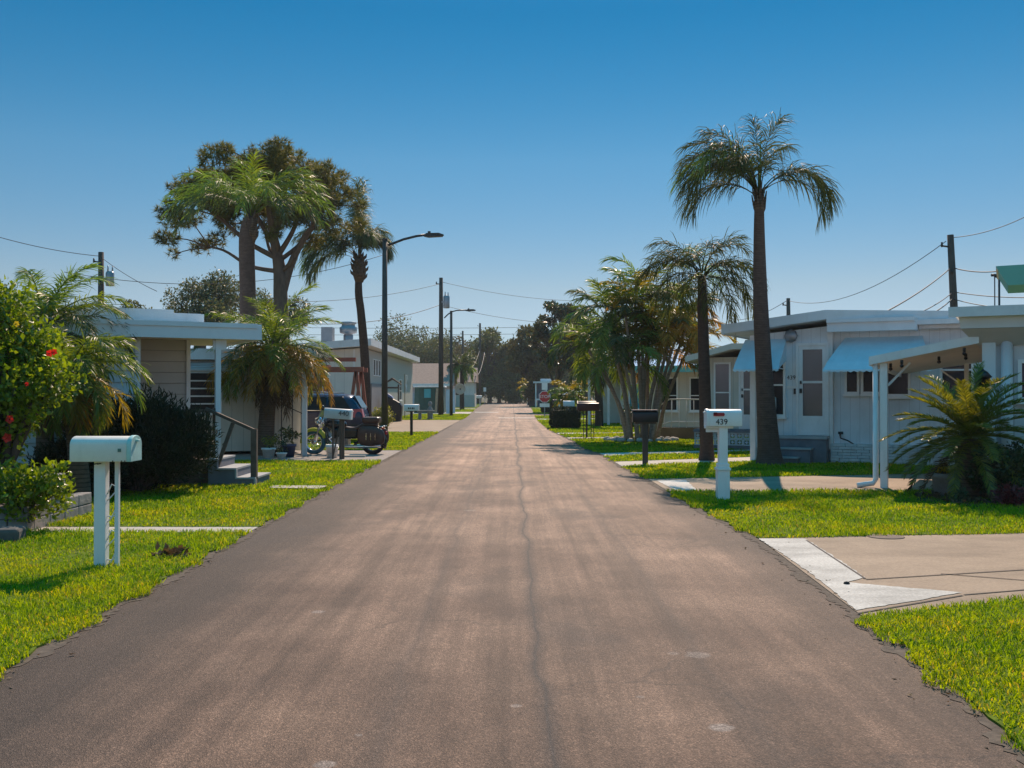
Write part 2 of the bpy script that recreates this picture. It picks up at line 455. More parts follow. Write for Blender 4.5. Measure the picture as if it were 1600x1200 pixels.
def conc_mat(name, col, speck=.12, stain=.4):
    m, nt, out = newmat(name)
    b = N(nt, 'BsdfPrincipled', i_Roughness=.85); b.inputs['Specular IOR Level'].default_value = .3
    tc = N(nt, 'TexCoord'); v = tc.outputs['Object']
    c = ramp(nt, noise(nt, v, 1.1, 7, .65), [(.3, tuple(q*.84 for q in col)), (.7, tuple(q*1.1 for q in col))])
    st = ramp(nt, noise(nt, v, .5, 8, .7, (1, 2.2, 1)), [(.46, g3(0)), (.64, g3(stain))])
    c = mixc(nt, c, tuple(q*.55 for q in col), st)
    c = mixc(nt, c, ramp(nt, noise(nt, v, 45, 3), [(.3, g3(1-speck)), (.7, g3(1+speck))]), 1.0, 'MULTIPLY')
    L(nt, c, b.inputs['Base Color'])
    bp = N(nt, 'Bump', i_Strength=.3, i_Distance=.005); L(nt, noise(nt, v, 90, 3), bp.inputs['Height']); L(nt, bp.outputs[0], b.inputs['Normal'])
    L(nt, b.outputs[0], out.inputs[0]); return m
CONC = conc_mat('concrete_beige', (.34,.25,.175), .16, .65)
CONC_P = conc_mat('concrete_pale', (.50,.45,.39))
CONC_W = conc_mat('concrete_white', (.56,.53,.48), .22, .9)
GRAV = conc_mat('gravel_drive', (.30,.26,.23), .4, .5)

def lawn_mat():
    m, nt, out = newmat('turf')
    b = N(nt, 'BsdfPrincipled', i_Roughness=.95); b.inputs['Specular IOR Level'].default_value = .1
    tc = N(nt, 'TexCoord'); v = tc.outputs['Object']
    f = noise(nt, v, 9, 6); f2 = noise(nt, v, .7, 5)
    c = ramp(nt, f, [(.3, (.06,.085,.010)), (.7, (.15,.21,.014))])
    c = mixc(nt, c, (.13,.10,.035), ramp(nt, f2, [(.55, g3(0)), (.75, g3(.5))]))
    L(nt, c, b.inputs['Base Color']); L(nt, b.outputs[0], out.inputs[0]); return m
TURF = lawn_mat()

def strip(side, name, y0, m0, y1, m1, mat, z, reach=45, rag=.0, xin=0.0):
    """ground strip running away from the road between two boundaries Y = y + m * (distance from the road edge, at most 6 m)"""
    tab = LEFT if side < 0 else RIGHT
    def ye(y, m, d): return y + m * min(max(d, 0), 7)
    a = []
    n = max(3, int((y1 - y0) / (.09 if y1 < 32 else .5)))
    rg = random.Random(int(y0 * 10) + side)
    for i in range(n + 1):
        Y = y0 + (y1 - y0) * i / n
        fade = min(1, i / 2, (n - i) / 2)
        a.append(Vector((lerp_edge(tab, Y) + side * (xin + rag * (rg.uniform(-1, 1) + .8 * math.sin(Y * 5)) * fade), Y, z)))
    top = []; bot = []
    ds = [.25 * i for i in range(1, 28)] + [10, reach] if rag else [2, 4, 7, reach]
    for d in ds:
        j = rg.uniform(-1, 1) * rag * .5 if d < 7 else 0
        x0 = lerp_edge(tab, y1) + side * d
        top.append(Vector((x0, ye(y1, m1, d) + j, z))); bot.append(Vector((lerp_edge(tab, y0) + side * d, ye(y0, m0, d) + j, z)))
    loop = a + top + list(reversed(bot))
    mb = MB(); n = len(loop)
    mb.v = [tuple(p) for p in loop] + [(p.x, p.y, 0) for p in loop]
    mb.f = [tuple(range(n))] + [(k, (k+1) % n, n + (k+1) % n, n + k) for k in range(n)]; mb.sm = [False] * (n + 1)
    return struct(name, mb, mat)
def verge(tab, side):
    rg = random.Random(40 + side); a = []; b = []
    for i in range(900):
        Y = 3 + .055 * i; x = lerp_edge(tab, Y)
        a.append((x - side * (.05 + rg.uniform(0, .07) + .04 * math.sin(Y * 2.3) * math.sin(Y * 5.1)), Y, .0075)); b.append((x + side * .25, Y, .0075))
    mb = MB(); n = len(a); mb.add(a + b, [(i, i + 1, n + i + 1, n + i) for i in range(n - 1)])
    struct('verge', mb, pm('verge_soil', (.105,.080,.060), .95, .45, 18, bump=.8, bscale=30))
verge(LEFT, -1); verge(RIGHT, 1)
LAWNS = []
def lawn(side, y0, m0, y1, m1, **k):
    strip(side, 'lawn', y0, m0, y1, m1, TURF, .02, rag=.03 if y1 < 45 else .08, **k); LAWNS.append((side, y0, m0, y1, m1))
lawn(-1, -16, 0, 11.75, 0); strip(-1, 'path', 11.75, 0, 12.25, 0, CONC_P, .016)
lawn(-1, 12.25, 0, 16.9, 0); 
lawn(-1, 16.9, 0, 24.3, 0); strip(-1, 'driveway', 24.3, 0, 29.0, 0, GRAV, .014)
lawn(-1, 29.0, 0, 42.5, 0); strip(-1, 'driveway', 42.5, 0, 63, 0, CONC, .014)
lawn(-1, 63, 0, 82, 0); strip(-1, 'driveway', 82, 0, 92, 0, CONC_P, .014)
lawn(-1, 92, 0, 108, 0); strip(-1, 'path', 108, 0, 113, 0, CONC_P, .014); lawn(-1, 113, 0, 205, 0)
lawn(1, -16, 0, 7.3, .43); strip(1, 'driveway', 7.3, .43, 11.3, .13, CONC, .014)
lawn(1, 11.3, .13, 16.7, 0); strip(1, 'driveway', 16.7, 0, 19.2, .22, CONC, .014)
lawn(1, 19.2, .22, 22.5, .5); strip(1, 'path', 22.5, .5, 24.1, .5, CONC_P, .014)
lawn(1, 24.1, .5, 26.2, .45); strip(1, 'path', 26.2, .45, 27.6, .4, CONC_W, .014)
lawn(1, 27.6, .4, 36.3, .2); strip(1, 'path', 36.3, .2, 37.6, .2, CONC_W, .014)
lawn(1, 37.6, .2, 40.6, .2); strip(1, 'path', 40.6, .2, 42, .2, CONC_W, .014)
lawn(1, 42, .2, 63.5, .2); strip(1, 'path', 63.5, .2, 66, .2, CONC_W, .014)
lawn(1, 66, .2, 75.5, 0); lawn(1, 83, 0, 205, 0)

def flat(name, pts, mat, z, kind='structure'):
    mb = MB(); n = len(pts)
    mb.v = [(p[0], p[1], z) for p in pts]; mb.f = [tuple(range(n))]; mb.sm = [False]
    o = part(name, mb, mat)
    if kind: o['kind'] = kind
    return o
def apron(pts):
    out = []; q = random.Random(len(pts))
    for a, b in zip(pts, pts[1:] + pts[:1]):
        n = max(1, int((b - a).length / .06)); d = (b - a).normalized(); nn = Vector((-d.y, d.x, 0))
        for i in range(n): out.append(a.lerp(b, i / n) + nn * (q.uniform(-.012, .012) if i else 0))
    flat('driveway_apron', out, CONC_W, .0185)
apron([G(*p) for p in ((1186,844),(1258,844),(1312,878),(1352,905),(1322,913),(1504,929),(1425,943),(1338,957),(1290,917),(1235,876))])
apron([G(*p) for p in ((1026,752.5),(1072,751.5),(1088,767),(1058,769))])
flat('path', [G(*p) for p in ((425,763),(512,763.5),(500,768),(420,767))], CONC_P, .052)
# control joints sawn into the near drive
JO = pm('joint_dark', (.07,.058,.05), .9, .2, 20)
def joint(a, b, w=.012, z=.0188):
    a = G(*a, z); b = G(*b, z); d = (b - a).normalized(); n = Vector((-d.y, d.x, 0)) * w
    flat('driveway_joint', [a - n, b - n, b + n, a + n], JO, z)
joint((1353,905), (1600,890)); joint((1506,929), (1640,918)); joint((1260,844), (1352,904)); joint((1340,958), (1504,930)); joint((1470,896), (1660,911))
# stop bars far up the street
PAINT = pm('road_paint', (.62,.60,.55), .8, .2, 3)
flat('stop_bar', [(-.9,68.6),(1.5,68.6),(1.5,69.5),(-.9,69.5)], PAINT, .0085)
flat('stop_bar', [(-3.3,90),(-1.2,90),(-1.2,91.6),(-3.3,91.6)], PAINT, .0085)
flat('road_patch', [(-1.4,118),(1.6,119),(1.7,121.5),(-1.3,121)], CONC_P, .0085)
flat('road_patch', [(-4,165),(1.5,166),(1.5,172),(-4,170)], CONC_P, .0085)

# ------------------------------------------------------------------ grass blades (nobody could count them)
def grass_mat():
    m, nt, out = newmat('grass_blade')
    geo = N(nt, 'NewGeometry'); tc = N(nt, 'TexCoord')
    c = ramp(nt, geo.outputs['Random Per Island'], [(0, (.105,.180,.004)), (.45, (.195,.320,.005)), (.90, (.30,.41,.010)), (.97, (.38,.33,.08)), (1.0, (.30,.22,.10))])
    nz = noise(nt, tc.outputs['Object'], .9, 4)
    c = mixc(nt, c, ramp(nt, nz, [(.36, (.58,.74,.8)), (.5, (1.,1.,1.)), (.62, (1.38,1.1,1.))]), 1.0, 'MULTIPLY')
    b = N(nt, 'BsdfPrincipled', i_Roughness=.6); b.inputs['Specular IOR Level'].default_value = .12
    L(nt, c, b.inputs['Base Color'])
    t = N(nt, 'BsdfTranslucent'); L(nt, mixc(nt, c, (1.8,1.55,.35), 1.0, 'MULTIPLY'), t.inputs['Color'])
    mx = N(nt, 'MixShader'); mx.inputs[0].default_value = .48
    L(nt, b.outputs[0], mx.inputs[1]); L(nt, t.outputs[0], mx.inputs[2]); L(nt, mx.outputs[0], out.inputs[0]); return m
def grass(side):
    rng = np.random.default_rng(11 + side)
    X = []; Y = []; SC = []
    for (s, y0, m0, y1, m1) in LAWNS:
        if s != side: continue
        y = max(y0, 3.2)
        while y < min(y1 + 3.5, 110):
            dy = .5 if y < 30 else 2.
            dist = max(y, 6.0)
            xe = abs(lerp_edge(LEFT if side < 0 else RIGHT, y))
            xmax = min(.60 * (y + dy) + 2.2, 15)
            wid = xmax - xe + .12
            if wid > 0:
                dens = 3600 * (7.5 / max(dist, 7.5)) ** 1.55
                n = int(dens * wid * dy)
                d = rng.random(n) * wid - .12; yy = y + rng.random(n) * dy
                lo = y0 + m0 * np.clip(d, 0, 7); hi = y1 + m1 * np.clip(d, 0, 7)
                edge = .05 * np.sin(yy * 5 + 1.3) + .03 * np.sin(yy * 13)
                bare = np.sin(d * 2.3 + yy * 1.1) * np.sin(yy * 1.7 - d * 1.9 + side)
                ok = (yy > lo - .04) & (yy < hi + .04) & (d > edge - .04) & (rng.random(n) > np.clip((bare - .55) * 1.4, 0, .55))
                X.append(side * (xe + d[ok])); Y.append(yy[ok]); SC.append(np.full(ok.sum(), max(1.0, dist / 9)))
            y += dy
    X = np.concatenate(X); Y = np.concatenate(Y); S_ = np.concatenate(SC); n = len(X)
    print('grass blades', side, n)
    h = rng.uniform(.028, .062, n) * np.minimum(S_, 1.8) ** .4 * (1 + .35 * np.sin(X * 1.7 + Y * .9) * np.sin(Y * 1.3 - X))
    wd = rng.uniform(.0055, .0095, n) * np.minimum(S_, 5)
    az = rng.random(n) * 2 * PI; lean = rng.uniform(.2, 1.3, n)
    f = rng.random(n) * 2 * PI
    dx, dy = np.cos(az), np.sin(az); wx, wy = np.cos(f) * wd / 2, np.sin(f) * wd / 2
    z0 = np.full(n, .014)
    V = np.zeros((n, 5, 3), np.float32)
    mx_ = X + dx * h * lean * .35; my = Y + dy * h * lean * .35; mz = z0 + h * .62
    tx = X + dx * h * lean * 1.0; ty = Y + dy * h * lean * 1.0; tz = z0 + h * (1.0 - .25 * lean)
    V[:, 0] = np.stack([X - wx, Y - wy, z0], 1); V[:, 1] = np.stack([X + wx, Y + wy, z0], 1)
    V[:, 2] = np.stack([mx_ + wx * .8, my + wy * .8, mz], 1); V[:, 3] = np.stack([mx_ - wx * .8, my - wy * .8, mz], 1)
    V[:, 4] = np.stack([tx, ty, tz], 1)
    b = np.arange(n)[:, None] * 5
    me = npmesh('grass', V.reshape(-1, 3), b + np.array([[0, 1, 2, 3]]), b + np.array([[3, 2, 4]]))
    o = part('grass', me, GRASS); o['kind'] = 'stuff'
    tag(o, 'short bright green lawn grass on the left side of the street' if side < 0 else 'short bright green lawn grass on the right side of the street', 'grass')
GRASS = grass_mat()
grass(-1); grass(1)

# ------------------------------------------------------------------ the faint haze that softens the far end of the street
def haze():
    m, nt, out = newmat('haze_air')
    v = N(nt, 'VolumePrincipled'); v.inputs['Color'].default_value = (.82,.88,.95,1); v.inputs['Density'].default_value = .0003; v.inputs['Anisotropy'].default_value = .2
    L(nt, v.outputs[0], out.inputs['Volume'])
    o = part('haze', MB().box(-170, 170, -95, 360, -1, 17), m); o['kind'] = 'stuff'; tag(o, 'faint pale haze hanging over the far street', 'haze')
    o.display_type = 'WIRE'
haze()
# ------------------------------------------------------------------ foliage builders
def nrm(a): return a / np.maximum(np.linalg.norm(a, axis=-1, keepdims=True), 1e-9)
def frond_arrays(rng, L_, e0, e1, nleaf, ll, lw, plum=.3, droop=.7, start=.15, fwd=(65, 25), pw=1.3, rr=.016, az=0.0, base=(0, 0, 0), lv=0.0):
    """one feather leaf: rachis curving from elevation e0 to e1 with leaflets on both sides"""
    n = 14; s = np.linspace(0, 1, n); el = e0 + (e1 - e0) * s ** pw
    st = L_ / (n - 1)
    bend = rng.uniform(-.25, .25)
    pts = np.zeros((n, 3))
    for i in range(1, n):
        e = (el[i] + el[i-1]) / 2
        pts[i] = pts[i-1] + st * np.array([math.cos(e), bend * s[i] * math.cos(e), math.sin(e)])
    tan = nrm(np.gradient(pts, axis=0))
    V = []; Q = []; T = []
    side0 = nrm(np.cross(np.array([0, 0, 1.0]), tan) + np.array([0, 1e-3, 0]))
    nor = nrm(np.cross(tan, side0))
    rad = rr * (1 - .85 * s)
    V3 = []
    for i in range(n):
        for k in range(3):
            a = 2 * PI * k / 3 + PI / 2
            V3.append(pts[i] + (side0[i] * math.cos(a) * (1.6 if s[i] < .15 else 1) + nor[i] * math.sin(a)) * rad[i])
    for i in range(n - 1):
        for k in range(3): Q.append((i*3+k, i*3+(k+1) % 3, (i+1)*3+(k+1) % 3, (i+1)*3+k))
    V = list(V3)
    m = nleaf * 2
    t = start + (1 - start) * (np.repeat(np.arange(nleaf), 2) + rng.random(m)) / nleaf
    t = np.clip(t, 0, .999); sg = np.tile([-1., 1.], nleaf)
    fi = t * (n - 1); i0 = fi.astype(int); fr = (fi - i0)[:, None]
    B = pts[i0] * (1 - fr) + pts[i0 + 1] * fr
    TT = tan[i0]; SS = side0[i0] * sg[:, None]; NN = nor[i0]
    u = (t - start) / (1 - start)
    ln = ll * (.45 + .55 * np.sin(PI * np.clip(.12 + .80 * u, 0, 1)) ** .7) * rng.uniform(.8, 1.12, m)
    a = np.radians(fwd[0] + (fwd[1] - fwd[0]) * u + rng.normal(0, 7, m)); b = rng.normal(lv, plum, m)
    D = TT * np.cos(a)[:, None] + (SS * np.cos(b)[:, None] + NN * np.sin(b)[:, None]) * np.sin(a)[:, None]
    D = nrm(D)
    dr = droop * rng.uniform(.6, 1.3, m)
    D1 = nrm(D + np.array([0, 0, -1.0]) * dr[:, None]); D2 = nrm(D1 + np.array([0, 0, -1.0]) * dr[:, None])
    p1 = B + D * (ln * .34)[:, None]; p2 = p1 + D1 * (ln * .36)[:, None]; p3 = p2 + D2 * (ln * .30)[:, None]
    W = nrm(TT - D * np.sum(TT * D, 1, keepdims=True) + NN * rng.normal(0, .5, (m, 1))) * (lw / 2)
    X = np.stack([B - W * .6, B + W * .6, p1 + W, p1 - W, p2 + W * .75, p2 - W * .75, p3], 1).reshape(-1, 3)
    o = len(V); V = np.concatenate([np.array(V), X])
    idx = o + np.arange(m)[:, None] * 7
    Q = np.concatenate([np.array(Q), idx + np.array([[0, 1, 2, 3]]), idx + np.array([[3, 2, 4, 5]])])
    T = idx + np.array([[5, 4, 6]])
    c, s_ = math.cos(az), math.sin(az)
    x = V[:, 0] * c - V[:, 1] * s_; y = V[:, 0] * s_ + V[:, 1] * c
    V = np.stack([x + base[0], y + base[1], V[:, 2] + base[2]], 1)
    return V, Q, T
def frond(parent, mat, rng, **k):
    V, Q, T = frond_arrays(rng, **k)
    return part('frond', npmesh('frond', V, Q, T), mat, parent)

def trunk_mb(pts, radii, n=14, sub=5):
    """smooth a polyline trunk"""
    P_ = [Vector(p) for p in pts]; out = []; rad = []
    for i in range(len(P_) - 1):
        p0 = P_[max(i-1, 0)]; p1 = P_[i]; p2 = P_[i+1]; p3 = P_[min(i+2, len(P_)-1)]
        for k in range(sub):
            t = k / sub
            q = .5 * ((2*p1) + (p2-p0)*t + (2*p0-5*p1+4*p2-p3)*t*t + (3*p1-p0-3*p2+p3)*t**3)
            out.append(q); rad.append(radii[i] * (1-t) + radii[i+1] * t)
    out.append(P_[-1]); rad.append(radii[-1])
    return MB().tube(out, rad, n)
def leaf_cloud(rng, C, Rr, n, size, flat=.8, asp=.5, shell=.35, fold=.25, up=.0):
    """n leaves shared over the clumps C with radii Rr; returns arrays of folded leaves"""
    C = np.asarray(C, float); Rr = np.asarray(Rr, float)
    wgt = Rr ** 2; wgt = wgt / wgt.sum()
    ci = rng.choice(len(C), n, p=wgt)
    d = nrm(rng.normal(size=(n, 3))); r = shell + (1 - shell) * rng.random(n) ** .6
    p = C[ci] + d * (Rr[ci] * r)[:, None] * np.array([1, 1, flat]) * rng.uniform(.75, 1.2, (n, 1))
    ax = nrm(d * .7 + rng.normal(size=(n, 3)) * .8 + np.array([0, 0, up])); tmp = rng.normal(size=(n, 3))
    w = nrm(np.cross(ax, tmp)); no = np.cross(ax, w)
    sz = size * rng.uniform(.6, 1.3, n)[:, None]
    a0 = p; a1 = p + ax * sz * .5 + w * sz * asp * .5 + no * sz * fold * .4; a2 = p + ax * sz - no * sz * fold * .3
    a3 = p + ax * sz * .5 - w * sz * asp * .5 + no * sz * fold * .4
    V = np.stack([a0, a1, a2, a3], 1).reshape(-1, 3)
    i = np.arange(n)[:, None] * 4
    return V, i + np.array([[0, 1, 2]]), i + np.array([[0, 2, 3]])
def cloud_mesh(name, *a, **k):
    V, t1, t2 = leaf_cloud(*a, **k)
    return npmesh(name, V, None, np.concatenate([t1, t2]))
def rotz(az): return Vector((math.cos(az), math.sin(az), 0))

# leaf materials
palm_green = leafmat('palm_green', (0.086,0.143,0.035), (0.213,0.298,0.063), .42, (1.6,1.6,.5), rough=.5, spec=.3)
palm_dark = leafmat('palm_dark', (0.057,0.078,0.036), (0.130,0.162,0.057), .34, (1.6,1.5,.6), rough=.5, spec=.3)
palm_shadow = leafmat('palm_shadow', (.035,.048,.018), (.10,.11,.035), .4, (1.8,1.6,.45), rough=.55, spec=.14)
palm_lime = leafmat('palm_lime', (.12,.17,.015), (.24,.28,.03), .45, (1.5,1.5,.4), rough=.42)
palm_yellow = leafmat('palm_yellow', (.22,.19,.019), (.46,.33,.025), .56, (1.3,1.15,.4), rough=.4)
palm_orange = leafmat('palm_orange', (.30,.17,.025), (.52,.32,.05), .52, (1.2,1.0,.4), rough=.45)
palm_brown = leafmat('palm_brown', (0.090,0.060,0.034), (0.204,0.138,0.072), .2, (1.2,1,.7), rough=.7, spec=.2)
sago_green = leafmat('sago_green', (.10,.13,.02), (.28,.29,.035), .45, (1.7,1.4,.4), rough=.3, spec=.7)
oak_leaf = leafmat('oak_leaf', (0.073,0.087,0.042), (0.177,0.187,0.087), .28, (1.5,1.35,.6), rough=.5)
far_leaf = leafmat('far_leaf', (0.068,0.084,0.036), (0.170,0.184,0.070), .28, (1.4,1.3,.6), rough=.6, spec=.3)
far_brown = leafmat('far_brown', (.075,.08,.03), (.17,.15,.06), .28, (1.4,1.2,.6), rough=.6, spec=.3)
magnolia_leaf = leafmat('magnolia_leaf', (.034,.052,.022), (.10,.12,.045), .25, (1.5,1.3,.5), rough=.28, spec=.7, extra=((.16,.095,.04), .12))
pine_needle = leafmat('pine_needle', (.065,.075,.018), (.19,.17,.04), .42, (1.5,1.4,.5), rough=.5, clump=.8)
hib_leaf = leafmat('hibiscus_leaf', (.09,.15,.012), (.26,.32,.02), .46, (1.5,1.5,.4), rough=.36, spec=.5, clump=1.2)
juniper = leafmat('juniper', (0.017,0.025,0.012), (0.046,0.058,0.023), .15, (1.4,1.4,.6), rough=.6, spec=.3, clump=2)
shrub_dark = leafmat('shrub_dark', (0.025,0.042,0.017), (0.077,0.105,0.031), .25, (1.4,1.4,.6), rough=.4)
shrub_yellow = leafmat('shrub_yellow', (0.130,0.163,0.019), (0.312,0.299,0.052), .4, (1.4,1.3,.5), rough=.45)
shrub_red = leafmat('shrub_red', (0.120,0.020,0.025), (0.260,0.050,0.050), .35, (1.3,1.0,.9), rough=.4)
flower_red = leafmat('flower_red', (0.600,0.012,0.010), (0.800,0.040,0.020), .4, (1.1,.9,.8), rough=.5, clump=5)
flower_yellow = leafmat('flower_yellow', (0.650,0.450,0.020), (0.750,0.600,0.050), .4, (1.1,1,.6), rough=.5)
palm_bark = barkmat('palm_bark', (.125,.092,.080), .42, 8.0)
palm_bark_dark = barkmat('palm_bark_dark', (.085,.064,.056), .4, 9.0)
boot_bark = barkmat('boot_bark', (.14,.105,.08), .6, 5.0)
crownshaft = barkmat('crownshaft', (.15,.13,.085), .2, 3.0)
tree_bark = barkmat('tree_bark', (.10,.08,.066))
pine_bark = barkmat('pine_bark', (.15,.10,.075))
cane_bark = barkmat('cane_bark', (.36,.30,.25), .35, 6.0)

def palm(name, label, x, y, path, radii, fr, seed, group=None, bark=palm_bark, boots=None, spear=True, ls=1.0, **kw):
    """path: trunk points relative to the base; fr: list of (azimuth deg, e0 deg, e1 deg, length, material)"""
    rng = np.random.default_rng(seed)
    root = thing(name, label, 'palm tree', (x, y, 0), 0, group)
    part('trunk', trunk_mb(path, radii), bark, root)
    top = Vector(path[-1])
    if boots:
        hb, rb = boots; mb = MB()
        for k in range(26):
            a = k * 2.399; z = hb * k / 26
            r = rb * (.55 + .45 * math.sin(PI * min(1, .25 + .7 * k / 26)))
            d = rotz(a)
            b0 = top + d * r * .55 + Vector((0, 0, z - hb * .8))
            mb.tube([b0, b0 + d * r * .45 + Vector((0, 0, .10)), b0 + d * r * .62 + Vector((0, 0, .24))], [.075 * rb / .3, .05 * rb / .3, .012], 5)
        mb.lathe([(rb*.5, -hb*.95), (rb*.85, -hb*.6), (rb*.8, -hb*.2), (rb*.4, .12)], 12, top)
        part('leaf_boots', mb, boot_bark, root)
    opt = dict(nleaf=46, ll=.5, lw=.03, plum=.5, droop=.55, start=.2)
    opt.update(kw)
    for az, e0, e1, Ln, mt in fr:
        frond(root, mt, rng, L_=Ln * ls, e0=R(e0), e1=R(e1), az=R(az), base=tuple(top + rotz(R(az)) * .06 + Vector((0, 0, rng.uniform(-.05, .15)))), **opt)
    if spear:
        part('spear_leaf', MB().tube([top, top + Vector((.03,.02,.7)), top + Vector((.05,.02,1.35))], [.035,.022,.004], 5), palm_green, root)
    return root
def ring(rng, n, e_hi, e_lo, sag, L0, L1, mats, az0=0):
    """n fronds spread round the crown from upright young ones to hanging old ones"""
    out = []
    for k in range(n):
        t = (k + .5) / n
        e0 = e_hi + (e_lo - e_hi) * t + rng.uniform(-6, 6)
        mt = mats[min(len(mats) - 1, int(t * len(mats)))]
        out.append((az0 + k * 137.5 + rng.uniform(-12, 12), e0, e0 - sag * rng.uniform(.8, 1.15), rng.uniform(L0, L1), mt))
    return out

def broad_tree(name, label, x, y, H, tr, rx, rz, nclump, nleaf, leaf, mat, seed, group=None, bark=tree_bark, base_z=None, clump_k=.30, zlow=-.55, lean=0, cat='tree', ry=None, asp=.55):
    rng = np.random.default_rng(seed); ry = ry or rx
    root = thing(name, label, cat, (x, y, 0), 0, group)
    cz = H - rz
    C = []; Rr = []
    while len(C) < nclump:
        d = nrm(rng.normal(size=3)); r = .35 + .55 * rng.random() ** .7
        if d[2] * r < zlow: continue
        p = d * r * np.array([rx, ry, rz]) + np.array([lean, 0, cz])
        C.append(p); Rr.append(clump_k * min(rx, rz * 1.3) * rng.uniform(.6, 1.25))
    fork = (base_z if base_z is not None else max(.8, (cz - rz * .75)))
    mb = trunk_mb([(0,0,-.1), (lean*.1, .05, fork*.5), (lean*.3, 0, fork), (lean*.7, 0, (fork+cz)/2), (lean, 0, cz + rz*.3)], [tr*1.35, tr, tr*.85, tr*.5, tr*.2], 9, 3)
    for c in C:
        c = Vector(c); z0 = rng.uniform(fork*.85, min(cz, c.z + .1) if c.z > fork else fork)
        a = Vector((lean * .4, 0, z0)); mid = (a + c) / 2 + Vector(rng.normal(0, .06*rx, 3)) + Vector((0, 0, .06*rz))
        mb.add(*(lambda t: (t.v, t.f, True))(trunk_mb([a, mid, c], [tr*.36, tr*.2, tr*.06], 5, 3)))
        for _ in range(3):
            e = c + Vector(nrm(rng.normal(size=3))) * (clump_k * min(rx, rz)) * .9
            mb.tube([mid.lerp(c, .7), e], [tr*.08, tr*.02], 4, False)
    part('trunk', mb, bark, root)
    part('crown', cloud_mesh('crown', rng, C, Rr, nleaf, leaf, asp=asp), mat, root)
    return root
def shrub(name, label, x, y, rx, ry, h, n, leaf, mat, seed, group=None, asp=.55, cat='shrub', clumps=26, up=.3, z0=0.0, wood=tree_bark):
    rng = np.random.default_rng(seed)
    root = thing(name, label, cat, (x, y, z0), 0, group)
    C = []; Rr = []; mb = MB()
    for _ in range(clumps):
        d = nrm(rng.normal(size=3)); r = rng.random() ** .45 * .8
        c = np.array([d[0]*r*rx, d[1]*r*ry, h*.5 + d[2]*r*h*.5]); c[2] = max(c[2], h*.12)
        C.append(c); Rr.append(min(rx, h) * rng.uniform(.22, .42))
        mb.tube([(rng.normal(0,.06), rng.normal(0,.06), 0), (c[0]*.5, c[1]*.5, c[2]*.6), tuple(c)], [.02*h, .014*h, .006*h], 4, False)
    part('stems', mb, wood, root)
    me = cloud_mesh('leaves', rng, C, Rr, n, leaf, asp=asp, up=up, flat=.95)
    # nothing grows below the ground
    co = np.zeros(len(me.vertices) * 3, np.float32); me.vertices.foreach_get('co', co); co = co.reshape(-1, 3); co[:, 2] = np.maximum(co[:, 2], .015); me.vertices.foreach_set('co', co.ravel())
    part('leaves', me, mat, root)
    return root
# ------------------------------------------------------------------ palms
def rel(pts, bx, Y):
    """trunk pixels at one distance -> offsets from the base"""
    return [(XW(px, Y) - bx, 0, max(ZW(py, Y), -.1)) for px, py in pts]
g_, d_, y_, o_, b_, l_ = palm_green, palm_dark, palm_yellow, palm_orange, palm_brown, palm_lime
Y = 22.9; bx = XW(1203, Y)
palm('queen_palm', 'tallest palm right of the street with a bare ringed trunk and drooping crown', bx, Y,
     rel([(1203,730),(1201,700),(1195,600),(1189,480),(1187,380),(1187,305)], bx, Y), [.36,.25,.19,.165,.128,.095],
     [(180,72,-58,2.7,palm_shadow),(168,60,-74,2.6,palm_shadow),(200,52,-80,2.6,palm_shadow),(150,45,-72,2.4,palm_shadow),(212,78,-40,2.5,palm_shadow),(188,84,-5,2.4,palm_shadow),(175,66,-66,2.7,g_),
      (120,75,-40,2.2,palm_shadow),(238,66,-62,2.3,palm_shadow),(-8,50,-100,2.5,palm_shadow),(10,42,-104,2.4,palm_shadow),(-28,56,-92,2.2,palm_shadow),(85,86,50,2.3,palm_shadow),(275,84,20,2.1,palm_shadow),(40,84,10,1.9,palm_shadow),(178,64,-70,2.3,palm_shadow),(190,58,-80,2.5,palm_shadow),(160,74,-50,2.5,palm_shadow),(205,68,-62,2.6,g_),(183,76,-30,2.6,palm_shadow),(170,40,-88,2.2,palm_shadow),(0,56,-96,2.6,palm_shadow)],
     21, 'palms in front of the white house', boots=(.5,.14), ls=.82, nleaf=54, ll=.76, lw=.017, plum=.55, droop=.75, start=.22, fwd=(60,22))
Y = 24.6; bx = XW(1103, Y); rg = np.random.default_rng(4)
palm('queen_palm', 'shorter palm right of the street between the cane palm clump and the tallest palm', bx, Y,
     rel([(1104,722),(1104,700),(1102,640),(1100,560),(1098,480),(1097,432)], bx, Y), [.21,.165,.145,.135,.125,.09],
     [(180,58,-70,1.7,palm_shadow),(160,70,-40,1.7,palm_shadow),(200,45,-80,1.6,palm_shadow),(185,78,-20,1.7,palm_shadow),(0,60,-70,1.6,palm_shadow),(20,72,-40,1.7,palm_shadow),(-20,48,-84,1.6,palm_shadow),(-5,80,0,1.5,palm_shadow),
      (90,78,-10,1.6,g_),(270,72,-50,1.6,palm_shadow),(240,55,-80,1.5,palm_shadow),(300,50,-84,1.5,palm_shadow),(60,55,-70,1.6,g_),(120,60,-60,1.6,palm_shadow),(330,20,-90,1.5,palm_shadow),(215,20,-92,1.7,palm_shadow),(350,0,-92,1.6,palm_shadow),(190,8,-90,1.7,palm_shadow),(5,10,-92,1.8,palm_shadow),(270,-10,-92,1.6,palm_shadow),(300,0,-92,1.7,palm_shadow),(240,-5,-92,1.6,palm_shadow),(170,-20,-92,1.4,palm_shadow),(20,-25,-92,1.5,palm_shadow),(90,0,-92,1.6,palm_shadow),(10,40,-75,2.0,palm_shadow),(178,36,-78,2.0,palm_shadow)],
     22, 'palms in front of the white house', bark=palm_bark_dark, spear=False, ls=.92, nleaf=42, ll=.55, lw=.017, plum=.6, droop=.7, fwd=(60,24))
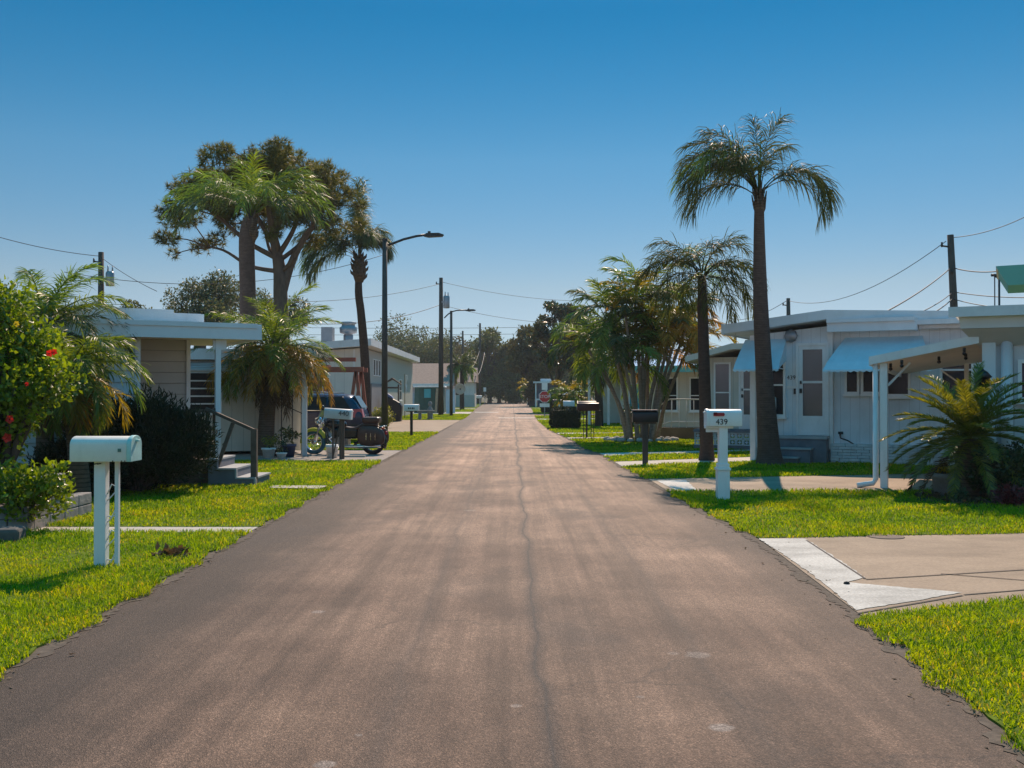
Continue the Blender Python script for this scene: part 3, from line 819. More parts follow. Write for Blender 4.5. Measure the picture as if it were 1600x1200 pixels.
# cane palm clump
Y = 34.6; bx = XW(1003, Y); rng = np.random.default_rng(31)
root = thing('cane_palm_clump', 'clump of many slender palm canes fanning out of one base on the right lawn', 'palm tree', (bx, Y, 0))
tops = [(938,560),(958,530),(972,498),(990,478),(1012,520),(1022,490),(1036,528),(1050,535),(1066,515),(1032,560),(986,545),(1002,465),(944,505),(1076,548),(968,560),(1055,490),(918,540)]
for i, (px, py) in enumerate(tops):
    dx = XW(px, Y) - bx; z = ZW(py, Y); dyy = rng.uniform(-1.1, 1.1)
    b0 = (.25 * dx + rng.uniform(-.12, .12), .3 * dyy, -.05)
    tp = (dx, dyy, z)
    st = part('stem', trunk_mb([b0, (b0[0]*.6 + dx*.32, dyy*.5, z*.42), (dx*.78 + b0[0]*.1, dyy*.8, z*.8), tp], [.08,.062,.05,.035], 8, 4), cane_bark, root)
    for k in range(9):
        az = k * 137.5 + i * 50; e0 = [82, 74, 66, 58, 50, 40, 28, 12, -8][k] + rng.uniform(-8, 8)
        mt = (y_ if (px > 1010 and k in (1, 3, 4, 6)) or (k in (1, 3) and i % 3 == 0) else o_ if (px > 1030 and k in (5, 7)) or (i == 3 and k == 5) else d_ if k in (2, 6) else (l_ if (i + k) % 3 == 0 else g_))
        frond(st, mt, rng, L_=rng.uniform(1.4, 2.1), e0=R(e0), e1=R(e0 - rng.uniform(70, 115)), az=R(az), base=tp, nleaf=40, ll=.58, lw=.034, plum=.3, droop=.35, start=.25, fwd=(58, 28), rr=.018)
# pygmy date palm by the steps
Y = 26.7; bx = XW(412, Y); rng = np.random.default_rng(41)
fr = ring(rng, 44, 84, -22, 80, 1.55, 2.15, [l_, g_, l_, g_, l_, d_, l_, y_, g_]) 
fr += [(a, 5 - (a % 5) * 8, -85, rng.uniform(1.7, 2.2), (y_, o_, l_, o_)[(a // 12) % 4]) for a in (165,178,190,202,215,240,262,285,310,325,340,352,4,16)]
fr += [(195,-25,-88,1.5,o_),(172,-35,-92,1.4,y_),(330,-20,-90,1.3,o_),(10,-15,-92,1.4,y_),(250,-40,-92,1.2,o_),(285,-30,-95,1.3,y_),(350,-35,-92,1.2,o_)]
fr += [(a, -62, -92, rng.uniform(1.3, 1.9), b_) for a in range(0, 360, 30)]
palm('date_palm', 'bushy date palm with a skirt of dead brown fronds behind the wooden steps', bx, Y,
     [(0,0,-.1),(.05,0,.4),(.1,0,1.2),(.2,0,2.0),(.24,0,2.7)], [.26,.22,.2,.2,.16], fr, 43, bark=boot_bark, boots=(.9,.26), nleaf=56, ll=.38, lw=.018, plum=.4, droop=.22, start=.16, fwd=(60, 26), spear=False, rr=.022)
# tall palm rising behind it
Y = 28.5; bx = XW(386, Y); rng = np.random.default_rng(44)
fr = [(178,40,-62,2.7,d_),(190,55,-50,2.8,g_),(165,62,-35,2.7,g_),(205,30,-75,2.6,d_),(150,75,-10,2.5,g_),(182,72,-20,2.6,g_),(0,48,-45,2.6,g_),(15,60,-30,2.5,g_),(-15,35,-70,2.5,d_),
      (-5,72,-10,2.3,l_),(30,75,0,2.3,g_),(90,80,10,2.4,g_),(270,78,-10,2.3,g_),(240,60,-50,2.4,g_),(300,58,-55,2.4,g_),(225,45,-70,2.4,d_),(320,40,-80,2.3,d_),(120,60,-40,2.4,g_),(60,62,-40,2.4,g_),(285,84,30,2,l_),(185,48,-60,2.9,g_),(172,58,-45,2.6,g_),(198,42,-70,2.8,d_),(160,48,-60,2.6,g_),(8,52,-50,2.7,g_),(-8,62,-30,2.6,g_),(350,44,-70,2.6,g_),(280,50,-70,2.4,g_)]
palm('queen_palm', 'tall thick trunked palm left of the street in front of the spreading pine', bx, Y,
     rel([(388,712),(388,640),(388,560),(387,470),(385,372),(392,338)], bx, Y), [.3,.24,.22,.22,.215,.16], fr, 45, 'palms left of the street', boots=(.8,.2), ls=.9, nleaf=38, ll=.60, lw=.021, plum=.5, droop=.45, start=.24, fwd=(60,24))
# palm with the ball of old leaf boots
Y = 46; bx = XW(574, Y)
palm('queen_palm', 'slim leaning palm with a knob of old leaf boots beside the first street lamp', bx, Y,
     rel([(574,675),(573,640),(570,560),(564,490),(560,455),(561,405)], bx, Y), [.27,.21,.2,.18,.17,.13],
     [(180,58,-64,3.0,d_),(170,48,-74,2.8,d_),(197,40,-82,2.8,d_),(185,72,-30,3.0,d_),(160,66,-48,2.8,g_),(192,62,-55,3.2,d_),(10,86,-80,1.8,d_),(0,88,-90,1.9,d_),(300,86,-60,2.2,d_),(60,86,-40,2.5,d_),(90,88,20,2.7,d_),(270,86,-10,2.8,d_),(200,84,20,2.6,d_),(95,88,60,3.4,d_),(280,88,55,3.2,d_),(268,88,45,3.5,d_),(250,87,30,3.6,d_),(80,89,70,3.5,d_),(60,88,-30,2.6,d_),(290,86,-60,2.4,d_),(350,87,-95,2.0,d_),(10,87,-95,2.0,d_),(175,66,-40,3.6,d_),(190,50,-72,3.4,d_),(180,42,-84,3.2,g_),(165,30,-88,2.8,d_),(205,26,-90,2.8,d_)],
     46, 'palms left of the street', bark=palm_bark_dark, boots=(1.1,.36), nleaf=62, ll=.95, lw=.030, plum=.6, droop=.9, start=.2, fwd=(58,22))
# date palms behind the hibiscus
rng = np.random.default_rng(51)
x = XW(66, 16.6)
palm('date_palm', 'feathery date palm rising over the red flowering bush at the left edge', x, 16.6,
     [(0,0,-.1),(.05,0,.8),(0,0,1.7),(.03,0,2.65)], [.17,.14,.13,.12], ring(rng, 44, 80, -25, 85, 1.35, 1.85, [g_, l_, d_, g_, d_, g_]) + [(20,-20,-85,1.2,y_),(330,-25,-90,1.2,y_)] + [(a,-55,-92,1.1,b_) for a in range(0,360,45)],
     52, 'date palms behind the flowering bush', bark=boot_bark, boots=(.6,.2), ls=.9, nleaf=54, ll=.34, lw=.016, plum=.4, droop=.3, start=.14, spear=False)
x = XW(128, 14.9)
palm('date_palm', 'low arching date palm with yellowing fronds between the flowering bush and the dark juniper', x, 14.9,
     [(0,0,-.1),(-.05,0,.6),(-.12,0,1.2),(-.2,0,1.9)], [.16,.14,.12,.11], ring(rng, 40, 78, -40, 88, 1.05, 1.4, [l_, g_, l_, g_, l_, y_, g_]) + [(-10,-20,-90,1.1,y_),(-40,-35,-92,1.0,o_),(300,-30,-90,1.0,y_),(250,-40,-92,.9,o_),(20,-30,-90,1.0,y_)] + [(a,-55,-92,1.0,b_) for a in range(0,360,40)],
     53, 'date palms behind the flowering bush', bark=boot_bark, boots=(.5,.18), ls=.85, nleaf=50, ll=.32, lw=.016, plum=.4, droop=.4, start=.14, spear=False)
# palms further up on the right
rng = np.random.default_rng(61)
palm('date_palm', 'bushy pale green palm beside the stop sign up the street', XW(893, 58), 58, [(0,0,-.1),(0,0,.7),(0,0,1.5)], [.2,.18,.15], ring(rng, 30, 82, -30, 80, 1.2, 1.6, [palm_yellow, g_, g_, palm_yellow, g_]), 62, bark=boot_bark, nleaf=34, ll=.4, lw=.04, plum=.4, droop=.4, spear=False)
palm('queen_palm', 'dark palm with hanging fronds just left of the cane palm clump', XW(936, 50), 50, [(0,0,-.1),(0,0,1),(-.05,0,2.2),(-.1,0,3.2)], [.22,.2,.18,.15], ring(rng, 18, 70, -45, 80, 1.3, 1.8, [d_]), 63, bark=palm_bark_dark, nleaf=36, ll=.5, lw=.04, plum=.5, droop=.7)
palm('cabbage_palm', 'small dark palm standing on the left verge in front of the far cream house', XW(722, 108), 108, [(0,0,-.1),(0,0,2),(0,0,4.6)], [.26,.22,.22], ring(rng, 26, 80, -50, 60, 1.4, 2.0, [d_, g_]), 64, bark=palm_bark_dark, nleaf=26, ll=.6, lw=.08, plum=.5, droop=.5)
palm('cabbage_palm', 'pale green palm under the trees near the end of the street', XW(826, 150), 150, [(0,0,-.1),(0,0,1.5),(0,0,2.6)], [.26,.22,.22], ring(rng, 22, 80, -50, 70, 1.4, 2.0, [palm_yellow, g_]), 65, bark=palm_bark_dark, nleaf=22, ll=.6, lw=.1, plum=.5, droop=.5)

# sago palm in its bed
Y = 15.6; bx = XW(1513, Y); rng = np.random.default_rng(71)
root = thing('sago_palm', 'sago palm with stiff spreading fronds in the right planting bed', 'palm tree', (bx, Y, 0))
part('trunk', trunk_mb([(0,0,-.05),(.02,0,.4),(0,0,.92)], [.21,.23,.17], 14, 4), boot_bark, root)
part('trunk', trunk_mb([(.3,.1,-.05),(.34,.12,.3),(.36,.12,.6)], [.15,.16,.12], 12, 4), boot_bark, root)
for k in range(62):
    t = (k + .5) / 62
    e0 = 78 - 112 * t + rng.uniform(-6, 6)
    mt = palm_brown if t > .90 else (palm_lime if k in (6, 11, 19, 27, 14, 3) else sago_green)
    frond(root, mt, rng, L_=rng.uniform(1.05, 1.35), e0=R(e0), e1=R(e0 - rng.uniform(35, 58)), az=R(k * 137.5), base=(0, 0, .92 + .06 * (1 - t)), nleaf=90, ll=.18, lw=.013, plum=.12, droop=.1, start=.1, fwd=(62, 34), rr=.011, lv=.35)

# ------------------------------------------------------------------ the spreading pine
Y = 40; bx = XW(443, Y); rng = np.random.default_rng(81)
root = thing('pine_tree', 'broad umbrella shaped pine tree behind the tall palm on the left', 'tree', (bx, Y, 0))
k_ = 1600 / Y
cl = [(420,248,22),(390,252,20),(455,247,18),(360,266,22),(330,286,20),(486,256,15),(518,266,12),(505,282,17),(470,280,22),(430,290,24),(395,300,24),(350,312,24),(312,312,20),(282,332,18),(268,376,14),
      (300,381,13),(326,371,13),(288,350,17),(540,290,9),(528,302,10),(560,320,9),(500,330,20),(520,352,17),(460,340,22),(420,340,20),(480,372,15),(350,345,18),(440,372,13),(548,345,12),(405,262,16),(375,285,20),(445,265,18),(340,300,16),(475,305,16),(410,320,16),(262,392,8),(533,277,9),(405,240,10),(435,236,10),(370,250,10),(470,243,9)]
for _ in range(46):
    a = rng.uniform(0, PI); q = rng.uniform(.35, 1) ; cl.append((410 + 138 * q * math.cos(a), 335 - 92 * q * math.sin(a) + rng.uniform(-6, 10), rng.uniform(12, 19)))
mb = trunk_mb([(0,0,-.1),(-.02,0,2.5),(-.12,0,5.2),(-.18,0,6.6),(-.45,0,8.0),(-.7,0,9.6)], [.36,.3,.28,.24,.15,.06], 10, 4)
fk = Vector((-.18, 0, 6.5)); C = []; Rr = []
mains = []
for (px, py, dy, z0, r0) in ((300,380,.6,6.4,.10),(310,320,-.8,6.9,.12),(365,275,.9,7.3,.12),(410,258,-.5,7.9,.12),(455,262,.8,7.7,.11),(505,280,-.7,7.0,.12),(530,305,.6,6.8,.10),(505,350,-.9,6.3,.10),(380,330,1.6,6.8,.09),(440,320,-1.6,7.0,.09)):
    e = Vector((XW(px, Y) - bx, dy, ZW(py, Y))); a = Vector((-.18 - .15 * max(0, z0 - 6.6), 0, z0))
    m1 = a.lerp(e, .35) + Vector((0, 0, -.15 if abs(e.x) > 1.5 else .1)); m2 = a.lerp(e, .7) + Vector((rng.uniform(-.15,.15), 0, .12))
    q = trunk_mb([a, m1, m2, e], [r0, r0*.75, r0*.5, r0*.2], 7, 5); mb.add(q.v, q.f, True); mains.append((a, m1, m2, e))
for px, py, r in cl:
    c = Vector((XW(px, Y) - bx, rng.uniform(-2.0, 2.0), ZW(py, Y))); C.append(tuple(c)); Rr.append(r / k_ * 1.25)
    best = min((((c - p).length + (0 if p.z < c.z + .2 else .6), j, p) for mm in mains for j, p in enumerate((mm[0].lerp(mm[1], .5), mm[1], mm[1].lerp(mm[2], .5), mm[2], mm[2].lerp(mm[3], .5)))), key=lambda t: t[0])
    a = best[2]; m1 = a.lerp(c, .5) + Vector((rng.uniform(-.15, .15), 0, rng.uniform(-.1, .2)))
    q = trunk_mb([a, m1, c], [.036, .024, .012], 5, 3); mb.add(q.v, q.f, True)
    for _ in range(4):
        e = c + Vector(nrm(rng.normal(size=3))) * r / k_ * .9
        mb.tube([m1.lerp(c, .6), e], [.02, .008], 4, False)
q = trunk_mb([(-.15,0,5.2),(.25,0,6.6),(.75,0,7.6),(1.5,0,8.6)], [.2,.16,.11,.05], 8, 4); mb.add(q.v, q.f, True)
part('trunk', mb, pine_bark, root)
C = np.array(C); Rr = np.array(Rr); nt_ = 5200
ci = rng.choice(len(C), nt_, p=Rr**2 / (Rr**2).sum()); d = nrm(rng.normal(size=(nt_, 3)))
cen = C[ci] + d * (Rr[ci] * (.25 + .75 * rng.random(nt_) ** .5))[:, None] * np.array([1.1, 1, .75])
m = 16; cen = np.repeat(cen, m, 0); dd = nrm(np.repeat(d, m, 0) * .5 + rng.normal(size=(nt_ * m, 3)) * .8 + np.array([0, 0, .25]))
wv = nrm(np.cross(dd, rng.normal(size=dd.shape))) * .014; ln = rng.uniform(.16, .30, (len(dd), 1))
V = np.stack([cen - wv, cen + wv, cen + dd * ln], 1).reshape(-1, 3); ii = np.arange(len(dd))[:, None] * 3
part('crown', npmesh('crown', V, None, ii + np.array([[0, 1, 2]])), pine_needle, root)

# ------------------------------------------------------------------ broad trees, near to far
ob = 'trees behind the left houses'
broad_tree('oak_tree', 'grey green spreading oak behind the roof of the left house', XW(312,60), 60, 9.0, .4, 3.0, 2.3, 26, 11000, .17, oak_leaf, 91, ob)
broad_tree('oak_tree', 'smaller oak showing to the right of the tall palm trunk', XW(440,66), 66, 8.6, .35, 2.2, 1.9, 18, 6000, .17, oak_leaf, 92, ob)
broad_tree('oak_tree', 'low dark oak just above the left end of the blue roof', XW(205,52), 52, 6.5, .3, 1.9, 1.6, 14, 5000, .15, oak_leaf, 93, ob)
broad_tree('magnolia_tree', 'large dark glossy leaved magnolia over the right side of the far street', XW(872,92), 92, 10.6, .4, 3.0, 4.2, 56, 9500, .30, magnolia_leaf, 94, clump_k=.19, base_z=2.2, asp=.6)
broad_tree('magnolia_tree', 'dark magnolia tree behind the cane palm clump', XW(915,84), 84, 8.6, .35, 2.8, 3.2, 40, 7000, .28, magnolia_leaf, 95, clump_k=.2, base_z=2, asp=.6)
ft = 'trees closing the far end of the street'
far = [(646,190,508,46,far_leaf,'broad tree topping the skyline left of the transformer pole'),(604,205,532,30,far_leaf,'round tree just right of the first lamp pole above the grey house roof'),
       (690,200,530,30,far_brown,'brownish tree behind the transformer pole'),(722,208,540,26,far_brown,'brown tinted tree under the arm of the second street lamp'),(765,175,520,30,far_leaf,'tall thin topped tree right of the far power pole'),
       (798,178,545,34,far_leaf,'green tree filling the middle of the street end'),(832,135,520,26,far_brown,'rusty leaved tree left of the large magnolia'),(780,192,575,30,far_leaf,'low bluish tree straight ahead at the end of the road'),
       (745,186,560,28,far_leaf,'dense dark tree beside the far cream house'),(812,196,585,30,far_leaf,'low spreading tree ahead and to the right of the road end'),(560,170,545,30,far_leaf,'tree crown behind the grey house chimney'),
       (668,215,522,34,far_leaf,'dark round tree standing behind the brown roofed house'),(855,205,560,34,far_leaf,'far green tree glimpsed below the magnolia crown')]
for i, (px, Y, top, hw, mt, lb) in enumerate(far):
    k_ = 1600 / Y; H = CAMZ + (616 - top) / k_ * 1.12; rx = hw / k_ * 1.5
    broad_tree('street_end_tree', lb, XW(px, Y), Y, H, .35, rx, H * .46, 36, 12500, .46, mt, 100 + i, ft, base_z=H * .12, clump_k=.34, zlow=-.9)
# the wooded belt beyond the houses on both sides, one mass
rng = np.random.default_rng(120); C = []; Rr = []
for i in range(150):
    px = rng.uniform(-300, 1900); Y = rng.uniform(225, 330); 
    H = rng.uniform(5, 9.5) if 520 < px < 1000 else rng.uniform(4, 7)
    for k in range(3): C.append((XW(px, Y) + rng.normal(0, 2), Y + rng.normal(0, 2), H * rng.uniform(.3, .85))); Rr.append(rng.uniform(1.6, 3.4))
for i in range(110):  # unseen trees added behind the camera, for the window panes to reflect
    x = rng.uniform(-120, 120); y = rng.uniform(-75, -45)
    for k in range(3): C.append((x + rng.normal(0, 1.5), y + rng.normal(0, 1.5), rng.uniform(1.0, 6.5))); Rr.append(rng.uniform(1.4, 2.6))
me = cloud_mesh('woodland', rng, C, Rr, 70000, .8)
tag(part('woodland', me, far_leaf), 'distant belt of trees along the horizon and an added unseen belt behind the camera', 'trees', None, 'stuff')

# ------------------------------------------------------------------ shrubs
Y = 12.9; x0 = XW(2, Y)
hb = shrub('hibiscus_bush', 'bright green bush with red flowers in the raised bed at the left edge', x0, Y, 1.0, .85, 2.85, 11500, .080, hib_leaf, 131, asp=.62, clumps=40, z0=.28)
rng = np.random.default_rng(132)
for px, py, r, mt in ((16,655,.06,flower_red),(12,684,.065,flower_red),(85,550,.045,flower_red),(78,552,.05,flower_red),(30,699,.035,flower_yellow),(26,506,.04,flower_yellow),(42,600,.03,flower_red)):
    c = P(px, py, Y - .78) - Vector((x0, Y, .28)); mb = MB()
    for k in range(5):
        a = 2 * PI * k / 5 + px; d = Vector((math.cos(a), -.5, math.sin(a))).normalized(); s_ = Vector((-math.sin(a), 0, math.cos(a)))
        mb.add([c, c + d*r*.6 + s_*r*.45, c + d*r*1.1 + Vector((0, .02, 0)), c + d*r*.6 - s_*r*.45], [(0,1,2),(0,2,3)])
    mb.cyl(c, c + Vector((0, -r, -.01)), .006, .01, 6)
    part('flower', mb, mt, hb)
# branches spilling over the wall of the bed
shrub('hibiscus_bush', 'low leafy branches spilling over the grey stone bed', XW(38, 11.9), 11.9, .6, .3, .75, 2200, .075, hib_leaf, 133, asp=.62, clumps=22, z0=.12)
shrub('juniper_bush', 'wide dark juniper bush in front of the blue sided house', XW(218, 16.7), 16.7, 1.3, .72, 1.5, 26000, .12, juniper, 134, asp=.16, clumps=60, up=1.1)
shrub('juniper_bush', 'dark bush behind the left mailbox under the arching date palm', XW(125, 15.6), 15.6, .75, .55, 1.05, 12000, .11, juniper, 135, asp=.2, clumps=34, up=1.0)
shrub('bed_shrub', 'dark leafy shrub right of the sago palm', XW(1578, 15.1), 15.1, .62, .5, .82, 4200, .075, shrub_dark, 136, clumps=30)
shrub('bed_shrub', 'low red leaved plant in front of the sago palm', XW(1578, 14.4), 14.4, .3, .25, .32, 700, .06, shrub_red, 137, clumps=14)
shrub('bed_shrub', 'small green plant at the foot of the sago palm', XW(1502, 14.75), 14.75, .16, .16, .26, 260, .05, shrub_dark, 138, clumps=8)
shrub('round_shrub', 'round yellow green shrub left of the first lamp pole', XW(598, 48), 48, .62, .5, 1.05, 2200, .09, shrub_yellow, 139)
shrub('flowering_shrub', 'pale reddish shrub at the end of the street', XW(806, 170), 170, 2.2, 1.5, 2.4, 1500, .3, far_brown, 140)
shrub('flowering_shrub', 'bright lime green shrub at the end of the street', XW(797, 185), 185, 1.2, 1, 3.2, 900, .3, shrub_yellow, 141)
shrub('flowering_shrub', 'small dark shrub beside the cream step rail up the right side', XW(985, 47), 47, .5, .5, 1.2, 1000, .1, shrub_dark, 142)
def clipped_hedge(label, x0, x1, y0, y1, h, seed, n, leaf, group):
    rng = np.random.default_rng(seed); n_ = n
    root = thing('clipped_hedge', label, 'hedge', ((x0+x1)/2, (y0+y1)/2, 0), 0, group)
    hx, hy = (x1-x0)/2, (y1-y0)/2; q = 5
    p = rng.uniform(-1, 1, (n_, 3)); ax_ = rng.integers(0, 3, n_); sg = np.where(rng.random(n_) < .5, -1., 1.)
    p[np.arange(n_), ax_] = sg
    p = p / np.maximum(1, (np.abs(p) ** q).sum(1) ** (1 / q))[:, None]
    C = p * np.array([hx, hy, h/2]) + np.array([0, 0, h/2])
    V, a, b = leaf_cloud(rng, C, np.full(n_, .05), n_ * 3, leaf)
    V[:, 2] = np.maximum(V[:, 2], .01)
    part('leaves', npmesh('leaves', V, None, np.concatenate([a, b])), juniper, root)
    mb = MB().box(-hx*.86, hx*.86, -hy*.8, hy*.8, .04, h*.88); part('stems', mb, juniper, root)
clipped_hedge('near black clipped hedge with rounded corners under the small white mailbox', XW(861,47), XW(906,47), 46.8, 48, .98, 151, 2200, .07, 'clipped hedges up the right side')
clipped_hedge('dark clipped hedge behind the stop sign', XW(846,86), XW(892,86), 86, 88, 1.5, 152, 1500, .11, 'clipped hedges up the right side')
# ------------------------------------------------------------------ building pieces in a house's own frame (x along the front, y away from the camera)
def house(name, label, cat, px, Y, deg, group=None):
    return thing(name, label, cat, (XW(px, Y), Y, 0), R(deg), group)
def window(H, a0, a1, z0, z1, at, face='front', frame=white_vinyl, bars=(), vbars=(), fw=.05, sill=True, proud=.05, glass=None, name='window', label=None):
    """frame with its pane set into it; face: front (looks to -y), left (-x), right (+x)"""
    def bx(mb, p0, p1, q0, q1, d0, d1):
        if face == 'front': mb.box(p0, p1, at - d1, at - d0, q0, q1)
        elif face == 'left': mb.box(at - d1, at - d0, p0, p1, q0, q1)
        else: mb.box(at + d0, at + d1, p0, p1, q0, q1)
    m = MB()
    bx(m, a0 - fw, a0, z0, z1, 0, proud); bx(m, a1, a1 + fw, z0, z1, 0, proud)
    bx(m, a0 - fw, a1 + fw, z1, z1 + fw, 0, proud); bx(m, a0 - fw, a1 + fw, z0 - fw, z0, 0, proud)
    for z in bars: bx(m, a0, a1, z - .018, z + .018, .012, proud * .8)
    for a in vbars: bx(m, a - .018, a + .018, z0, z1, .012, proud * .78)
    if sill: bx(m, a0 - fw * 1.6, a1 + fw * 1.6, z0 - fw - .05, z0 - fw, 0, proud * 1.8)
    f = part(name, m, frame, H, label)
    g = MB(); bx(g, a0, a1, z0, z1, .004, .014)
    part('pane', g, glass or glass_dark, f)
    return f
def lap_wall(x0, x1, y, z0, z1, lap=.2, thick=.12):
    """lap siding facing -y: each board leans out at its foot"""
    mb = MB(); z = z0
    while z < z1 - .01:
        t = min(z + lap, z1)
        mb.add([(x0,y-.022,z),(x1,y-.022,z),(x1,y,t),(x0,y,t),(x0,y+thick,z),(x1,y+thick,z),(x1,y+thick,t),(x0,y+thick,t)],
               [(0,1,2,3),(5,4,7,6),(4,0,3,7),(1,5,6,2),(3,2,6,7),(4,5,1,0)])
        z = t
    return mb
def slab(x0, x1, y0, y1, z_l, z_r, th):
    """roof slab whose height runs from z_l at x0 to z_r at x1"""
    return MB().add([(x0,y0,z_l-th),(x1,y0,z_r-th),(x1,y1,z_r-th),(x0,y1,z_l-th),(x0,y0,z_l),(x1,y0,z_r),(x1,y1,z_r),(x0,y1,z_l)],
                    [(3,2,1,0),(4,5,6,7),(0,1,5,4),(1,2,6,5),(2,3,7,6),(3,0,4,7)])
def scallop_awning(x0, x1, y, z_top, z_bot, out, name='awning', mat=None, H=None, flare=0.0):
    """metal window awning on a wall facing -y: curved slats, end wings and a scalloped hem"""
    prof = [(0, z_top), (out * .45, z_top - (z_top - z_bot) * .40), (out * .82, z_top - (z_top - z_bot) * .74), (out * .97, z_top - (z_top - z_bot) * .93), (out, z_bot + .03)]
    mb = MB(); n = max(6, int((x1 - x0) / .09)); m = len(prof)
    vs = []
    for i in range(n + 1):
        t = i / n
        for k, (d, z) in enumerate(prof):
            fl = flare * d / out
            vs.append((x0 - fl + (x1 - x0 + 2 * fl) * t, y - d, z + (.006 if i % 2 else 0)))
    fs = [(i*m+k, (i+1)*m+k, (i+1)*m+k+1, i*m+k+1) for i in range(n) for k in range(m - 1)]
    # hem
    for i in range(n):
        a = vs[i*m+m-1]; b = vs[(i+1)*m+m-1]; mid = ((a[0]+b[0])/2, a[1], a[2] - .055)
        o = len(vs); vs += [(a[0], a[1], a[2]-.03), mid, (b[0], b[1], b[2]-.03)]
        fs.append((i*m+m-1, o, o+1, o+2, (i+1)*m+m-1))
    for e in (0, n):
        o = len(vs); vs.append((vs[e*m][0], y, z_bot + .25))
        fs.append(tuple(e*m+k for k in range(m)) + (o,))
    mb.add(vs, fs)
    ob = part(name, mb, mat or awning_blue, H)
    s = ob.modifiers.new('sheet', 'SOLIDIFY'); s.thickness = .006
    br = MB()
    for x in (x0 + .04, x1 - .04): br.bar((x, y - .01, z_bot + .05), (x, y - out * .93, z_bot + .06), .018, .018)
    part('awning_bracket', br, white_paint, ob)
    return ob
def door(H, a0, a1, z0, z1, at, face='front', split=None, glass=True, name='door'):
    def bx(mb, p0, p1, q0, q1, d0, d1):
        if face == 'front': mb.box(p0, p1, at - d1, at - d0, q0, q1)
        elif face == 'left': mb.box(at - d1, at - d0, p0, p1, q0, q1)
        else: mb.box(at + d0, at + d1, p0, p1, q0, q1)
    fr = MB(); f = .055
    bx(fr, a0 - f, a0, z0, z1 + f, 0, .07); bx(fr, a1, a1 + f, z0, z1 + f, 0, .07); bx(fr, a0, a1, z1, z1 + f, 0, .07)
    part('door_frame', fr, white_paint, H)
    d = MB(); w = a1 - a0; s = .085
    kick = z0 + .42; sp = split or (z0 + 1.16)
    bx(d, a0, a0 + s, z0, z1, 0, .045); bx(d, a1 - s, a1, z0, z1, 0, .045); bx(d, a0 + s, a1 - s, z1 - s, z1, 0, .045)
    bx(d, a0 + s, a1 - s, z0, kick, 0, .04); bx(d, a0 + s, a1 - s, sp - .025, sp + .025, 0, .045)
    D = part(name, d, white_paint, H)
    g = MB(); bx(g, a0 + s, a1 - s, kick, sp - .025, .004, .02); bx(g, a0 + s, a1 - s, sp + .025, z1 - s, .004, .02)
    part('pane', g, door_glass, D)
    h = MB(); bx(h, a0 + .02, a0 + .075, z0 + .92, z0 + 1.02, .04, .07); bx(h, a0 + .03, a0 + .065, z0 + 1.12, z0 + 1.19, .04, .075)
    part('handle', h, dark_metal, D)
    return D
soffit_grey = pm('soffit_grey', (.52,.52,.53), .6, .06, 2, grime=.2, gcol=(.3,.3,.3))
door_glass = pm('door_glass', (.09,.095,.10), .12, .15, 1, spec=.6)

# ------------------------------------------------------------------ left: the pale blue house with the porch roof and wooden steps
H = house('mobile_home', 'pale blue lap sided house with a flat porch roof behind the dark juniper', 'house', 219, 17.5, 28)
part('wall', lap_wall(-6, -.09, 0, .4, 2.6), siding_blue, H)
part('foundation', MB().box(-6, .0, .02, .3, 0, .4), stone_grey, H)
part('corner_trim', MB().box(-.09, .0, -.035, .10, .3, 2.6), white_paint, H)
part('porch_wall', lap_wall(0.02, .95, 1.05, .4, 2.6).box(-.1, .0, .12, 1.1, .35, 2.6), siding_tan, H, 'tan lap siding shaded by the porch roof')
part('corner_trim', MB().box(.95, 1.02, 1.0, 1.12, .3, 2.6), white_paint, H)
part('wall', MB().box(.9, .98, 1.13, 9, .3, 2.6), siding_tan, H)
part('porch_roof', slab(-6.4, 1.98, -.38, 3.2, 2.83, 2.83, .05).box(-6.4, 1.98, -.40, -.34, 2.56, 2.81).box(1.94, 1.99, -.33, 3.2, 2.56, 2.78).box(-6.4, 1.9, -.42, -.40, 2.76, 2.84), fascia_blue, H)
part('porch_ceiling', MB().box(0.0, 1.93, -.33, 3.2, 2.60, 2.64), soffit_tan, H)
part('main_roof', slab(-6.2, 1.1, .5, 9.5, 3.05, 3.05, .2).box(-6.25, .62, .42, .5, 2.86, 3.1).box(.62, 1.15, .44, .52, 2.9, 3.04), roof_white, H)
part('post', MB().box(1.21, 1.30, -.27, -.18, 0, 2.58).box(1.17, 1.40, -.25, -.20, 2.38, 2.56), fascia_blue, H)
window(H, 1.25, 2.5, 1.2, 2.1, .9, 'right', bars=(1.4,1.6,1.8), proud=.04)
# wooden steps and rail
sx, sy = XW(338, 18.2), 18.2
S_ = thing('porch_steps', 'grey wooden porch steps with pale edged treads and a brown handrail', 'steps', (sx, sy, 0), R(0))
st = MB()
for i, (x0, x1, z) in enumerate(((.02,.18,.46),(.18,.50,.30),(.50,.82,.14))): st.box(x0, x1, -.55, .55, 0, z)
part('risers', st, step_grey, S_)
st = MB()
for x0, x1, z in ((.0,.19,.46),(.17,.51,.30),(.49,.84,.14)): st.box(x0, x1, -.57, .57, z, z + .03)
st.box(.81, .845, -.57, -.5, .0, .14); st.box(.485,.515,-.57,-.5,.17,.3)
part('tread', st, step_tread, S_)
hr = MB(); hr.bar((-.05,-.45,1.35), (.82,-.45,.96), .09, .05); hr.box(.74, .84, -.5, -.4, 0, 1.0); hr.bar((.1,-.45,.2),(.42,-.45,1.1),.05,.06)
part('handrail', hr, wood_deck, S_)
D_ = thing('porch_railing', 'weathered brown wooden porch railing behind the juniper', 'railing', (sx, sy, 0), R(20))
r_ = MB(); r_.box(-1.5, -.0, -.36, -.26, 1.28, 1.34).box(-1.5, 0, -.34, -.28, .52, .58)
